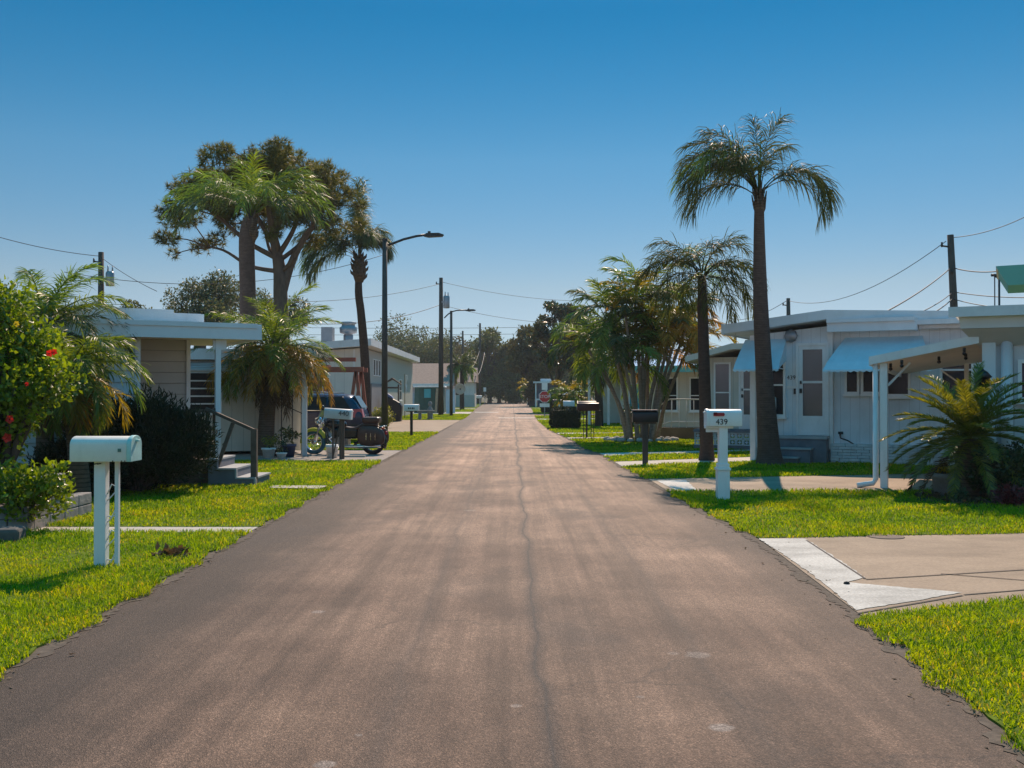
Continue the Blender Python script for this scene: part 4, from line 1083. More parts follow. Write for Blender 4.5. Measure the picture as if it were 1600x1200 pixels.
for k in range(11): r_.box(-1.46 + k*.14, -1.40 + k*.14, -.33, -.29, .58, 1.28)
r_.box(-.08, .04, -.37, -.25, 0, 1.36)
part('balusters', r_, wood_deck, D_)
part('deck', MB().box(-1.9, -.09, -.25, 1.2, .38, .46).box(-1.9, -.09, -.22, -.16, 0, .38), wood_deck, D_)

# ------------------------------------------------------------------ left: cream house behind the date palm
H = house('mobile_home', 'cream house mostly hidden behind the bushy date palm', 'house', 470, 27.6, 20)
part('wall', MB().box(-6.5, 0, 0, 3.6, .1, 2.5), wall_cream, H)
part('roof', slab(-6.8, .35, -.35, 4, 2.78, 2.78, .28), roof_white, H)
part('post', MB().box(-.02, .12, -.3, -.18, 0, 2.5), fascia_blue, H)
window(H, -3.3, -2.1, 1.15, 2.15, 0, bars=(1.35,1.55,1.75,1.95), proud=.06)
window(H, -5.2, -4.2, 1.15, 2.15, 0, bars=(1.35,1.55,1.75,1.95), proud=.06)
aw = MB()
for k in range(6): aw.obox((-2.7, -.1 - .12*k, 2.42 - .045*k), (1.7, .13, .012), Matrix.Rotation(R(-22), 3, 'X'))
part('awning', aw, roof_white, H)

# ------------------------------------------------------------------ left: grey house with the low gable, seen along its side
H = house('grey_house', 'grey two toned house with a sloped roof line behind the dark blue car', 'house', 567, 54, 0); H.scale = (1.227, 1.227, 1.227)
part('wall', MB().add([(-5,0,0),(0,0,0),(0,22,0),(-5,22,0),(-5,0,2.95),(0,0,3.3),(0,22,3.3),(-5,22,2.95)], [(3,2,1,0),(4,5,6,7),(0,1,5,4),(1,2,6,5),(2,3,7,6),(3,0,4,7)]), wall_grey, H)
part('roof', slab(-5.4, .42, -.5, 22.5, 3.28, 3.68, .3), roof_white, H)
part('corner_trim', MB().box(-.42,-.34,-.02,0,0,3.25).box(0,.03,-.03,.06,0,3.3), white_paint, H)
for y0 in (3.2, 4.1, 5.0): window(H, y0, y0 + .6, 2.2, 2.9, 0, 'right', sill=False, fw=.04, proud=.04)
window(H, -2.6, -1.9, 1.0, 2.0, 0, bars=(1.5,), proud=.05)
window(H, -1.6, -1.45, 1.2, 2.0, 0, proud=.04, sill=False)
window(H, 14, 15.2, 1.0, 2.1, 0, 'right', bars=(1.5,))
gm = pm('panel_grey', (.22,.215,.22), .7, .1, 3)
part('shutter_panel', MB().box(0, .05, 2.4, 6.4, .1, 1.8), gm, H)
part('roof_vent', MB().lathe([(.22,3.4),(.22,3.95),(.18,3.98),(.2,4.0),(.38,4.05),(.40,4.3),(.3,4.36),(.3,4.45),(.36,4.47),(.34,4.55),(0,4.56)], 12, (-.95, 2, 0)).box(-2.1,-1.6,1.6,2.2,3.4,4.3), grey_metal, H)

# red timber swing frame in front of it
S_ = thing('swing_frame', 'red painted timber swing frame between the date palm and the grey house', 'swing frame', (XW(530, 41), 41, 0))
m = MB()
for x in (-.95, .62):
    for y in (-.5, .9): m.bar((x - .22, y, 0), (x + .12, y, 2.55), .12, .12); m.bar((x + .42, y, 0), (x + .14, y, 2.55), .12, .12)
part('post', m, red_paint_w := pm('red_timber', (.36,.10,.065), .7, .15, 4), S_)
m = MB(); m.box(-1.5, 1.05, -.62, -.42, 2.5, 2.68); m.box(-1.5, 1.0, .82, 1.0, 2.5, 2.68); m.box(-1.7, .62, .2, .4, 2.92, 3.08); m.box(-.6,-.5,-.6,1,2.70,2.78)
part('beam', m, red_paint_w, S_)

# ------------------------------------------------------------------ left far: pinkish house with brown roof, cream house beyond it
H = house('far_house', 'pinkish white house with a brown roof left of the street end', 'house', 632, 105, 0)
w_ = XW(704, 105) - XW(632, 105)
part('wall', MB().box(-3, w_, 0, 9, 0, 2.5), wall_pink, H)
part('roof', MB().add([(-3.4,-.6,2.55),(w_+.3,-.6,2.55),(w_+.3,4.5,4.9),(-3.4,4.5,4.9),(w_+.3,9.6,2.55),(-3.4,9.6,2.55)], [(0,1,2,3),(3,2,4,5),(0,5,4,1),(1,4,2),(0,3,5)]), roof_brown, H)
part('fascia', MB().box(-3.4, w_+.3, -.66, -.6, 2.42, 2.68), white_paint, H)
for x0 in (-1.8, 3.2): window(H, x0, x0 + .9, 1.0, 2.0, 0)
part('fence_wall', MB().box(-.8, w_*.62, -2.2, -2.1, 0, 1.7), pm('fence_lilac', (.42,.42,.50), .7, .06, 2), H, 'lilac grey boarded lower wall')
H = house('far_house', 'small cream house with a brown roof near the second street lamp', 'house', 719, 128, 0)
w_ = XW(741, 128) - XW(719, 128)
part('wall', MB().box(-2, w_, 0, 7, 0, 3.1), wall_grey, H)
part('roof', MB().add([(-2.3,-.4,3.1),(w_+.3,-.4,3.1),(w_+.3,3.5,5.0),(-2.3,3.5,5.0),(w_+.3,7.4,3.1),(-2.3,7.4,3.1)], [(0,1,2,3),(3,2,4,5),(0,5,4,1),(1,4,2),(0,3,5)]), roof_brown, H)
window(H, -.9, -.1, 1.4, 2.4, 0)
part('fence_panel', MB().box(-1.4, w_ + .1, -1, -.92, 0, 1.5), pm('fence_green', (.38,.42,.38), .8, .1, 2), H)

# green garden shed with teal window
S_ = thing('garden_shed', 'dark green garden shed with a teal window and white roof edge', 'shed', (XW(668, 88), 88, 0))
poly = [(-.7,-.9),(1.5,-.9),(1.5,1.2),(-1.15,1.2),(-1.15,-.2)]
part('wall', MB().prism(poly, lambda a, b: (a*1.0, b, 0), lambda a, b: (a*.93, b, 2.2)), pm('shed_green', (.014,.07,.06), .6, .15, 3), S_)
part('roof', MB().prism([(-.8,-1.05),(1.62,-1.05),(1.62,1.3),(-1.25,1.3),(-1.25,-.3)], lambda a, b: (a*.98, b, 2.2), lambda a, b: (a*.94, b, 2.32)), white_paint, S_)
window(S_, -.22, .36, 1.3, 2.05, -.9, frame=pm('shed_green', (.014,.07,.06)), glass=pm('teal_panel', (.03,.30,.36), .5, .1, 3), sill=False)
part('door', MB().box(.75, 1.25, -.98, -.9, .05, 2.0), dark_metal, S_)
whole('timber_plank', MB().bar((XW(681, 86.4), 86.4, 0), (XW(683, 86.8), 86.85, 2.1), .2, .05), pm('raw_timber', (.30,.23,.15), .8, .2, 6), 'pale timber plank leaning against the green shed', 'plank')
whole('board_fence', MB().box(XW(697,86), XW(711,86), 86, 86.08, 0, 2.0).box(XW(697,86), XW(711,86), 85.97, 86, 0, .14), pm('panel_blue', (.32,.46,.55), .6, .1, 2), 'plain blue grey fence panel right of the green shed', 'fence')

# ------------------------------------------------------------------ right: the white house with blue awnings (number 439)
H = house('mobile_home', 'white house with two pale blue scalloped awnings behind the tallest palm', 'house', 1297, 23.8, -27); H.scale = (1.07, 1.07, 1.07)
part('wall', MB().add([(-1.7,0,.3),(0,0,.3),(0,0,2.98),(-1.7,0,2.82),(-1.7,4,.3),(0,4,.3),(0,4,2.98),(-1.7,4,2.82)], [(0,1,2,3),(5,4,7,6),(4,0,3,7),(1,5,6,2),(3,2,6,7),(0,4,5,1)]), wall_blue, H)
part('wall', MB().box(.0, 7.5, .12, 4.2, .05, 2.98), wall_blue, H)
part('foundation', MB().box(-1.66, -.02, .03, 3.9, 0, .3), brick_white, H)
part('corner_trim', MB().box(-1.74, -1.62, -.03, .06, 0, 2.82).box(-.05, .06, -.03, .12, .3, 2.95), white_paint, H)
# low gable roof over the door, rising to its ridge
part('entry_roof', slab(-2.25, -.02, -.42, 4.4, 3.05, 3.30, .2).box(-2.28,-2.22,-.44,4.4,2.83,3.07).add([(-.02,-.42,3.1),(3.2,-.1,2.98),(3.2,4.4,2.98),(-.02,4.4,3.1),(-.02,-.42,3.3),(3.2,-.1,3.18),(3.2,4.4,3.18),(-.02,4.4,3.3)], [(3,2,1,0),(4,5,6,7),(0,1,5,4),(1,2,6,5),(2,3,7,6),(3,0,4,7)]), fascia_blue, H)
part('gutter', MB().box(-.0, 1.78, -.36, -.30, 2.83, 3.10).box(-.0, 1.76, -.42, -.36, 3.02, 3.10).box(1.74, 1.80, -.3, .12, 2.83, 3.08), fascia_blue, H)
part('roof', slab(.0, 7.6, -.29, 4.5, 3.04, 3.04, .1).box(1.82, 7.6, -.1, .0, 2.86, 3.06).box(1.82,7.6,-.16,-.1,2.98,3.06), roof_white, H)
door(H, -.66, -.07, .60, 2.56, 0)
scallop_awning(-1.85, -.93, 0, 2.72, 2.0, .95, H=H, flare=.03)
scallop_awning(.30, 1.86, .12, 2.72, 1.97, 1.1, H=H, flare=.28)
window(H, -1.5, -1.0, 1.05, 2.3, 0, bars=(1.7,))
window(H, .34, .55, 1.55, 2.25, .12, proud=.06); window(H, .68, 1.0, 1.55, 2.25, .12, proud=.06)
window(H, 1.16, 1.58, 1.5, 2.5, .12, bars=(2.05,), proud=.06)
window(H, 2.25, 2.8, 1.4, 2.45, .12, bars=(2.0,), proud=.06)
window(H, 3.1, 3.8, 1.4, 2.45, .12, bars=(2.0,), proud=.06)
part('wall_lamp', MB().lathe([(.03,0),(.13,.02),(.15,.06),(.11,.10),(.05,.13)], 8, (-.82,-.14,2.78), axis='y'), grey_metal, H)
part('house_number', text_mesh('439', .13, Matrix.Translation((-.83,-.006,1.86)) @ FACE_CAM), number_black, H)
part('mail_slot', MB().box(-.93,-.72,-.02,0,1.62,1.68), white_paint, H)
part('electric_box', MB().box(-.77,-.7,-.05,0,1.5,1.62), dark_metal, H)
part('tap', MB().tube([(.2,.12,.62),(.2,.02,.62),(.22,-.02,.55),(.36,.0,.50),(.48,.06,.42),(.46,.1,.25)], .015, 6).cyl((.17,.0,.66),(.27,.0,.66),.03), dark_metal, H)
# brick plinth along the front
bw = MB()
rg = random.Random(5)
for r in range(7):
    z = .0 + r * .062
    x = .02 - (.1 if r % 2 else 0)
    while x < 3.2:
        l = rg.uniform(.2, .34); bw.box(max(x, .02), min(x + l - .008, 3.2), -.10 + rg.uniform(0, .03), .11, z, z + .055); x += l
part('brick_plinth', bw, brick_white, H)
# steps
S_ = thing('front_steps', 'dark grey front steps with white edges at the white house door', 'steps', tuple(H.matrix_world.translation), R(-27))
S_.location = H.location; S_.scale = H.scale
m = MB(); m.box(-1.12, -.02, -.36, -.06, 0, .53).box(-1.12, -.30, -.66, -.362, 0, .31).box(-1.12, -.52, -.94, -.662, 0, .13)
part('risers', m, step_grey, S_)
m = MB(); m.box(-1.14, .0, -.385, -.06, .53, .59).box(-1.14, -.28, -.69, -.387, .31, .345).box(-1.14, -.5, -.97, -.692, .13, .16)
part('tread', m, step_tread, S_)
m = MB(); m.tube([(-1.22,-.9,0),(-1.22,-.9,.95),(-1.16,-.1,1.42)], .02, 6).tube([(-1.16,-.1,.55),(-1.16,-.1,1.42)], .02, 6).tube([(-1.22,-.9,.2),(-1.16,-.1,.62)], .015, 6)
for k in range(5):
    t = (k + .5) / 5; y = -.9 + .8 * t; z0 = .2 + .42 * t; z1 = .95 + .47 * t
    m.tube([(-1.2, y + .10 * math.sin(a) , z0 + (z1 - z0) * a / (2*PI)) for a in [2*PI*i/14 for i in range(15)]], .009, 5)
part('scroll_rail', m, white_paint, S_)

# ------------------------------------------------------------------ right: tan house behind it, with the decorative block porch
H = house('mobile_home', 'tan gabled house between the two slim palms and the white house', 'house', 1178, 30.2, -20)
part('wall', MB().box(-1.5, 3, 0, 5, .5, 2.7), wall_cream, H)
part('porch_base', MB().box(-1.62, 3, -.9, 0, 0, .12).box(-1.62, 3, -.95, .0, .50, .58), step_grey, H)
bk = MB()
for i in range(12):
    for j in range(2):
        x = -1.6 + i * .2; z = .125 + j * .19
        bk.box(x, x + .03, -.9, -.78, z, z + .18).box(x + .16, x + .19, -.9, -.78, z, z + .18).box(x + .03, x + .16, -.9, -.78, z, z + .03).box(x + .03, x + .16, -.9, -.78, z + .15, z + .18)
        bk.obox((x + .095, -.84, z + .09), (.07, .1, .07), Matrix.Rotation(PI/4, 3, 'Y'))
part('breeze_blocks', bk, brick_white, H)
part('gable_roof', MB().add([(-1.9,-.7,2.72),(-.55,-.7,3.08),(3,-.7,3.0),(-1.9,5.3,2.72),(-.55,5.3,3.08),(3,5.3,3.0),(-1.9,-.7,2.55),(-.55,-.7,2.91),(3,-.7,2.83),(-1.9,5.3,2.55),(-.55,5.3,2.91),(3,5.3,2.83)],
     [(0,1,4,3),(1,2,5,4),(6,9,10,7),(7,10,11,8),(0,6,7,1),(1,7,8,2),(3,4,10,9),(4,5,11,10),(0,3,9,6),(2,8,11,5)]), soffit_tan, H)
window(H, -1.12, -.72, .95, 2.5, 0, bars=(1.65,), proud=.05, glass=door_glass); 
door(H, -.38, .18, .58, 2.5, 0)
window(H, .7, 1.5, 1.2, 2.3, 0)

# ------------------------------------------------------------------ right: cream and teal houses further up
H = house('mobile_home', 'cream house with teal roof trim behind the cane palm clump', 'house', 1098, 39, -20)
part('wall', MB().box(-2.2, 2, 0, 7, .2, 2.45), wall_cream, H)
part('roof', slab(-2.6, 2.3, -.5, 7.4, 2.66, 2.66, .05), roof_white, H); part('fascia', MB().box(-2.62, 2.3, -.56, -.5, 2.44, 2.69).box(-2.68,-2.62,-.56,7.4,2.44,2.69), trim_teal, H)
window(H, -.45, .15, 1.0, 2.2, 0, bars=(1.55,)); window(H, -1.7, -1.0, 1.0, 2.2, 0, bars=(1.55,))
part('foundation', MB().box(-2.15, 1.9, .03, 6.8, 0, .2), stone_grey, H)
S_ = thing('entry_steps', 'small concrete steps with white pipe handrails in front of the cream house', 'steps', (XW(1068, 36.6), 36.6, 0), R(-10))
part('treads', MB().box(-.9, .9, -.4, .6, 0, .42).box(-1.3, -.9, -.4, .6, 0, .22), CONC, S_)
m = MB()
for y in (-.36, .5):
    m.tube([(-1.35,y,0),(-1.35,y,.85),(-.5,y,1.42),(.9,y,1.42)], .025, 6)
    for k in range(8): x = -1.2 + k*.26; zt = min(.85 + (x + 1.35) * .67, 1.42); m.tube([(x,y,.3),(x,y,zt)], .012, 5)
    m.tube([(-1.35,y,.3),(-.5,y,.62),(.9,y,.62)], .018, 6)
part('handrail', m, white_paint, S_)
H = house('mobile_home', 'pale house with a brown flat carport roof seen between the palm canes', 'house', 1030, 52, -15)
part('wall', MB().box(-2.0, 3, 0, 8, 0, 2.6), wall_cream, H)
part('roof', slab(-3.9, 3, -.6, 8, 2.85, 2.85, .22), pm('carport_brown', (.18,.13,.11), .7, .1, 3), H)
part('side_wall', MB().box(-3.6, -2.05, 3, 8, 0, 2.5), pm('wall_aqua', (.50,.62,.60), .6, .08, 2), H)
window(H, -1.5, -.9, .9, 2.1, 0, glass=pm('teal_panel', (.03,.30,.36))); window(H, .2, 1.0, .9, 2.1, 0)
for x in (-3.6, -2.6): part('post', MB().box(x, x + .12, -.4, -.28, 0, 2.63), white_paint, H)
H = house('pavilion', 'small grey pavilion with pale columns and a dark screen behind the stop sign', 'pavilion', 850, 128, 0)
part('wall', MB().box(-.8, 1.6, .3, 2.6, 0, 3.0), pm('screen_dark', (.08,.085,.12), .6, .15, 2), H)
part('roof', slab(-1.3, 1.9, -.3, 3, 3.2, 3.2, .2).box(-.4, 1.0, .5, 2, 3.2, 3.55), roof_white, H)
for x in (-1.1, .2, 1.5): part('post', MB().box(x, x + .16, -.1, .06, 0, 3.0), white_paint, H)
part('railing', MB().box(-1.1, 1.6, -.08, .0, .85, 1.05), white_paint, H)

# ------------------------------------------------------------------ right: nearest house with the patio cover
H = house('mobile_home', 'grey house at the right edge with a deep stepped roof edge behind the sago palm', 'house', 1486, 16.5, -27)
part('wall', MB().box(.5, 6, .55, 5, .4, 2.5), pm('wall_lilac', (.62,.62,.63), .6, .06, 1.5, grime=.2, gcol=(.3,.3,.3), groove=(0,.3,.007)), H)
part('corner_post', MB().box(.44, .64, .44, .60, .0, 2.5).cyl((.80,.50,0),(.80,.50,2.5),.09,None,14), fascia_blue, H)
part('foundation', lap_wall(.55, 6, .57, 0, .8, .2), white_paint, H)
part('roof', slab(0, 6.4, 0, 5.4, 2.98, 2.98, .06).box(-.03, 6.4, -.08, 0, 2.84, 3.0), roof_white, H)
part('fascia', MB().add([(.10,.05,2.92),(6.4,.05,2.92),(6.4,.10,2.66),(.14,.10,2.66),(.10,5,2.92),(6.4,5,2.92),(6.4,5,2.66),(.14,5,2.66)], [(0,1,2,3),(4,7,6,5),(0,3,7,4),(1,5,6,2),(0,4,5,1),(3,2,6,7)]), fascia_blue, H)
part('soffit', MB().add([(.14,.11,2.655),(6.4,.11,2.655),(6.4,.50,2.40),(.36,.50,2.40),(.14,5,2.655),(6.4,5,2.655),(6.4,5,2.4),(.36,5,2.4)], [(0,1,2,3),(4,7,6,5),(0,3,7,4),(1,5,6,2),(0,4,5,1),(3,2,6,7)]), soffit_grey, H)
window(H, 1.02, 1.9, 1.55, 2.1, .55, fw=.06, proud=.06)
# patio cover hung on the left side of that house
C_ = thing('patio_cover', 'white sloping patio cover on a post with a downspout beside the sago palm', 'patio cover', tuple(H.location), R(-27))
part('roof', MB().add([(-1.24,.36,2.14),(.40,.36,2.46),(.40,4.6,2.26),(-1.24,4.6,2.02),(-1.24,.36,2.18),(.40,.36,2.5),(.40,4.6,2.30),(-1.24,4.6,2.06)], [(3,2,1,0),(4,5,6,7),(0,1,5,4),(1,2,6,5),(2,3,7,6),(3,0,4,7)]), soffit_tan, C_)
part('fascia', MB().add([(-1.28,.30,2.10),(.40,.30,2.43),(.40,.355,2.43),(-1.28,.355,2.10),(-1.28,.30,2.24),(.40,.30,2.57),(.40,.355,2.57),(-1.28,.355,2.24)], [(3,2,1,0),(4,5,6,7),(0,1,5,4),(1,2,6,5),(2,3,7,6),(3,0,4,7)]).add([(-1.31,.36,2.09),(-1.25,.36,2.09),(-1.25,4.6,1.96),(-1.31,4.6,1.96),(-1.31,.36,2.24),(-1.25,.36,2.24),(-1.25,4.6,2.12),(-1.31,4.6,2.12)], [(3,2,1,0),(4,5,6,7),(0,1,5,4),(1,2,6,5),(2,3,7,6),(3,0,4,7)]), white_paint, C_)
part('post', MB().box(-1.14,-1.02,.40,.52,0,2.13), white_vinyl, C_, bevel=.006)
ds = part('downspout', MB().tube([(-1.21,.40,2.12),(-1.21,.40,.16),(-1.25,.385,.09),(-1.50,.30,.05)], .045, 8), white_vinyl, C_)
part('post', MB().box(-.02,.06,3.9,3.98,0,2.2), white_vinyl, C_)
part('brace', MB().bar((-1.02,.5,1.75),(-.7,.8,2.14),.03,.03), white_vinyl, C_); part('brace', MB().bar((-.02,3.94,1.75),(-.45,3.94,2.08),.03,.03), white_vinyl, C_)
for (x, y) in ((-.78,.335),(.18,.335),(-1.0,.7),(-.3,1.6),(.1,2.2)):
    z = 2.10 + (x + 1.24) * .195 - .02
    whole('string_bulb', MB().lathe([(.0,0),(.025,.005),(.025,.07),(.012,.075)], 8, (0,0,-.07)).lathe([(0,-.13),(.03,-.11),(.034,-.09),(.022,-.07)], 8), black_paint,
          'small black socketed light bulb hanging under the white patio cover', 'light bulb', 'string bulbs under the patio cover').matrix_world = Matrix.Translation(H.location) @ Matrix.Rotation(R(-27), 4, 'Z') @ Matrix.Translation((x, y, z))

# teal carport corner reaching in at the right edge
C_ = thing('teal_carport', 'teal edged carport roof corner at the upper right edge', 'carport', (XW(1557, 9.6), 9.6, 0), R(-26))
part('roof', slab(0, 5, 0, .9, 2.80, 2.86, .03), white_paint, C_)
part('fascia', MB().add([(.0,-.02,2.80),(5,-.02,2.86),(5,.02,2.66),(.10,.02,2.62),(.0,.9,2.80),(5,.9,2.86),(5,.88,2.66),(.10,.88,2.62)], [(0,1,2,3),(4,7,6,5),(0,3,7,4),(1,5,6,2),(3,2,6,7)]), trim_teal, C_)
for y in (.1, .72): part('post', MB().box(2.2,2.3,y,y+.1,0,2.7), white_vinyl, C_)
# ------------------------------------------------------------------ mailboxes
def mbox_prof(w, h, n=10):
    r = w / 2
    return [(-r, 0), (r, 0)] + [(r * math.cos(a), h - r * .6 + r * .6 * math.sin(a)) for a in [PI * k / n for k in range(n + 1)]]
def mailbox(label, x, y, z, L_, w, h, body, doorm, face=1, post=None, tilt=0, group='mailboxes along the street', flag=None, rot=0):
    """box lies along x with its door at face (+1 right, -1 left); z: underside"""
    root = thing('mailbox', label, 'mailbox', (x, y, 0), R(rot), group)
    pr = mbox_prof(w, h); hx = L_ / 2
    T = Matrix.Translation((0, 0, z)) @ Matrix.Rotation(R(tilt), 4, 'Y')
    def f(xx): return lambda a, b: tuple(T @ Vector((xx, a, b)))
    part('body', MB().prism(pr, f(-hx * face), f((hx - .03) * face), True), body, root, bevel=.004)
    pr2 = mbox_prof(w + .014, h + .008)
    d = MB().prism(pr2, f((hx - .03) * face), f((hx + .012) * face), True)
    d.obox(T @ Vector(((hx + .025) * face, 0, h * .82)), (.03, .05, .02))
    part('door', d, doorm, root, bevel=.004)
    if flag:
        m = MB(); m.obox(T @ Vector((flag[0], -w/2 - .012, h * .70)), (.16, .008, .05)); m.obox(T @ Vector((flag[0] - .05, -w/2 - .012, h * .76)), (.05, .008, .03)); m.cyl(T @ Vector((flag[0] + .07, -w/2, h * .70)), T @ Vector((flag[0] + .07, -w/2 - .02, h * .70)), .018)
        part('flag', m, flag[1], root)
    if post: post(root)
    return root, T
teal_door = pm('teal_door', (.40,.62,.57), .5, .15, 8)
def post_l(root):
    m = MB(); m.box(-.085, .02, -.05, .05, 0, .985)
    part('post', m, white_vinyl, root, bevel=.005)
    m = MB(); m.box(.095, .13, -.02, .02, .02, .985)
    for z0, s in ((.72, 1), (.52, -1), (.3, 1), (.12, -1)):
        m.tube([(.02, 0, z0 - .04), (.06, 0, z0 + .05 * s), (.10, 0, z0 + .03 * s), (.095, 0, z0 - .02 * s), (.06, 0, z0 - .06), (.02, 0, z0 - .1)], .006, 6)
    part('scroll_bracket', m, white_paint, root)
    part('sticker', MB().box(.165, .195, -.136, -.131, 1.075, 1.105), pm('sticker_green', (.10,.2,.16), .5), root)
    m = MB()
    for x in (-.05, -.02, .12, .2, .23): m.cyl((x, -.131, .992 if x > 0 else .965), (x, -.136 if x > 0 else -.056, .992 if x > 0 else .965), .006, None, 6)
    part('rivets', m, dark_metal, root)
mailbox('plain white mailbox with a teal door on a white double post at left', XW(165, 9.45), 9.45, .985, .55, .26, .23, pm('mailbox_cream', (.82,.74,.64), .5, .07, 4, grime=.4, gcol=(.4,.34,.27)), teal_door, 1, post_l)
def post_r(root):
    m = MB(); m.box(-.10, .08, -.09, .09, 0, .46).box(-.115, .095, -.105, .105, .46, .50).box(-.095, .075, -.085, .085, .50, .56).box(-.075, .055, -.065, .065, .56, 1.12).box(-.28, .14, -.06, .06, 1.085, 1.12)
    m.box(-.26, -.07, -.025, .025, 1.03, 1.085)
    part('post', m, white_vinyl, root, bevel=.006)
    part('number', text_mesh('439', .12, Matrix.Translation((-.045, -.112, 1.185)) @ FACE_CAM), number_black, root)
mailbox('white mailbox numbered 439 with a red flag on a turned white post', XW(1130, 15.4), 15.4, 1.12, .52, .21, .255, white_vinyl, white_vinyl, -1, post_r, flag=(-.09, red_paint))
def post_w(root):
    part('post', MB().box(-.06, .06, -.05, .05, 0, .93).box(-.22, .24, -.08, .08, .93, .97), wood_pole, root, bevel=.006)
    part('roof_trim', MB().box(-.30, .28, -.13, .13, 1.235, 1.25), pm('trim_rose', (.30,.20,.2), .5), root)
mailbox('black mailbox with a pale top edge on a brown timber post at right', XW(1008, 23.2), 23.2, .97, .56, .22, .26, black_paint, black_paint, -1, post_w)
def post_440(root):
    m = MB(); m.box(-.14, -.10, -.02, .02, 0, 1.0).box(.04, .10, -.03, .03, 0, 1.0).box(.11, .16, -.03, .03, 0, .98).bar((-.12, 0, .05), (.07, 0, .95), .03, .03)
    m.bar((-.2, 0, .985), (.3, 0, 1.0), .12, .03)
    part('post', m, bronze, root)
    t = text_mesh('440', .17, Matrix.Rotation(R(5), 4, 'Y') @ Matrix.Translation((.06, -.118, 1.135)) @ FACE_CAM)
    part('number', t, number_black, root)
r_, T_ = mailbox('tilted grey white mailbox numbered 440 in front of the motorcycle', XW(528, 25.1), 25.1, 1.0, .66, .22, .25, pm('mailbox_grey', (.50,.51,.52), .5, .1, 4), white_paint, 1, post_440, tilt=4)
def post_b(root):
    part('post', MB().box(-.05, .05, -.05, .05, 0, .94).box(-.2, .22, -.1, .1, .94, .97), black_paint, root)
    m = MB()
    for k, wd in enumerate((.05, .035, .05, .03)): m.box(-.12 + k*.07, -.12 + k*.07 + wd, -.118, -.112, 1.04, 1.10)
    part('number', m, number_black, root)
mailbox('small white mailbox on a black post on the left lawn past the lamp', XW(643, 38.8), 38.8, .97, .55, .21, .25, white_paint, white_paint, 1, post_b)
def post_x(root): part('post', MB().box(-.05, .05, -.04, .04, 0, 1.0), white_paint, root)
mailbox('small white mailbox rising behind the black clipped hedge', XW(889, 48.6), 48.6, 1.02, .52, .22, .27, white_paint, white_paint, -1, post_x)
# two boxes on an iron stand
S_ = thing('mailbox_stand', 'black wrought iron twin mailbox stand with scrolls on the right verge', 'mailbox stand', (XW(921, 37.3), 37.3, 0))
m = MB()
for x in (-.22, -.12, .06, .16): m.tube([(x,0,0),(x,0,1.0)], .014, 6)
for x in (-.17, .11):
    for z in (.3, .55, .8): m.tube([(x + .045*math.cos(a), 0, z + .045*math.sin(a)) for a in [2*PI*i/12 for i in range(13)]], .008, 5)
m.box(-.4, .4, -.09, .09, .99, 1.02)
part('scroll_frame', m, dark_metal, S_)
maroon = pm('maroon', (.06,.022,.026), .35, .15, 5)
for dx, dz, lb in ((-.06, 1.02, 'maroon mailbox in front on the black iron stand'), ):
    mailbox(lb, XW(921, 37.3) + dx, 37.2, dz, .78, .24, .27, maroon, maroon, -1)
mailbox('brown mailbox at the back of the black iron stand', XW(921, 37.6) - .1, 37.62, 1.08, .7, .24, .27, pm('mail_brown', (.16,.09,.075), .45), maroon, -1, lambda r: part('post', MB().box(-.03,.03,-.03,.03,0,1.08), dark_metal, r))
mailbox('small brown topped mailbox left of the black clipped hedge', XW(874, 64), 64, 1.02, .8, .24, .25, pm('mail_brown', (.16,.09,.075), .45), maroon, -1, post_x)
mailbox('tiny white mailbox right of the road near its far end', XW(824, 140), 140, 1.05, .7, .3, .4, white_paint, white_paint, -1, post_x)
for k, px in enumerate((744, 750)):
    mailbox('white mailbox left of a pair on the far left verge' if k == 0 else 'white mailbox right of a pair on the far left verge', XW(px, 140), 140, 1.05, .5, .3, .4, white_paint, white_paint, 1, post_x)

# ------------------------------------------------------------------ street lamps and utility poles
def street_lamp(label, px, Y, ztop, reach, arm, r=.105):
    root = thing('street_lamp', label, 'street lamp', (XW(px, Y), Y, 0), 0, 'street lamps on the left side')
    part('pole', MB().tube([(0,0,-.05),(0,0,ztop*.5),(0,0,ztop)], [r*1.15, r, r*.85], 10).lathe([(r*1.0,ztop),(r*.9,ztop+.06),(0,ztop+.08)],10), bronze, root)
    part('arm', MB().tube([(a, 0, z) for a, z in arm], .045, 8), dark_metal, root)
    ax, az = arm[-1]
    part('lamp_head', MB().prism([(ax-.05,az-.05),(ax+.12,az-.09),(ax+.62,az-.06),(ax+.68,az),(ax+.5,az+.06),(ax+.05,az+.05)], lambda a, b: (a,-.13,b), lambda a, b: (a,.13,b)).box(ax+.1,ax+.2,-.05,.05,az+.05,az+.13), dark_metal, root)
    return root
Y = 37.1; k_ = Y / 1600
street_lamp('nearest brown street lamp with an arm over the left verge', 601, Y, ZW(375, Y), 0, [((606-601)*k_, ZW(383,Y)), ((612-601)*k_, ZW(381,Y)), ((630-601)*k_, ZW(374,Y)), ((650-601)*k_, ZW(369,Y)), ((664-601)*k_, ZW(367,Y))])
Y = 75; k_ = Y / 1600
street_lamp('second smaller looking street lamp beyond the transformer pole', 705, Y, ZW(487, Y), 0, [((694-705)*k_, ZW(497,Y)), ((700-705)*k_, ZW(491,Y)), ((706-705)*k_, ZW(487,Y)), ((714-705)*k_, ZW(485,Y)), ((729-705)*k_, ZW(484.5,Y))], .11)
UP = {}
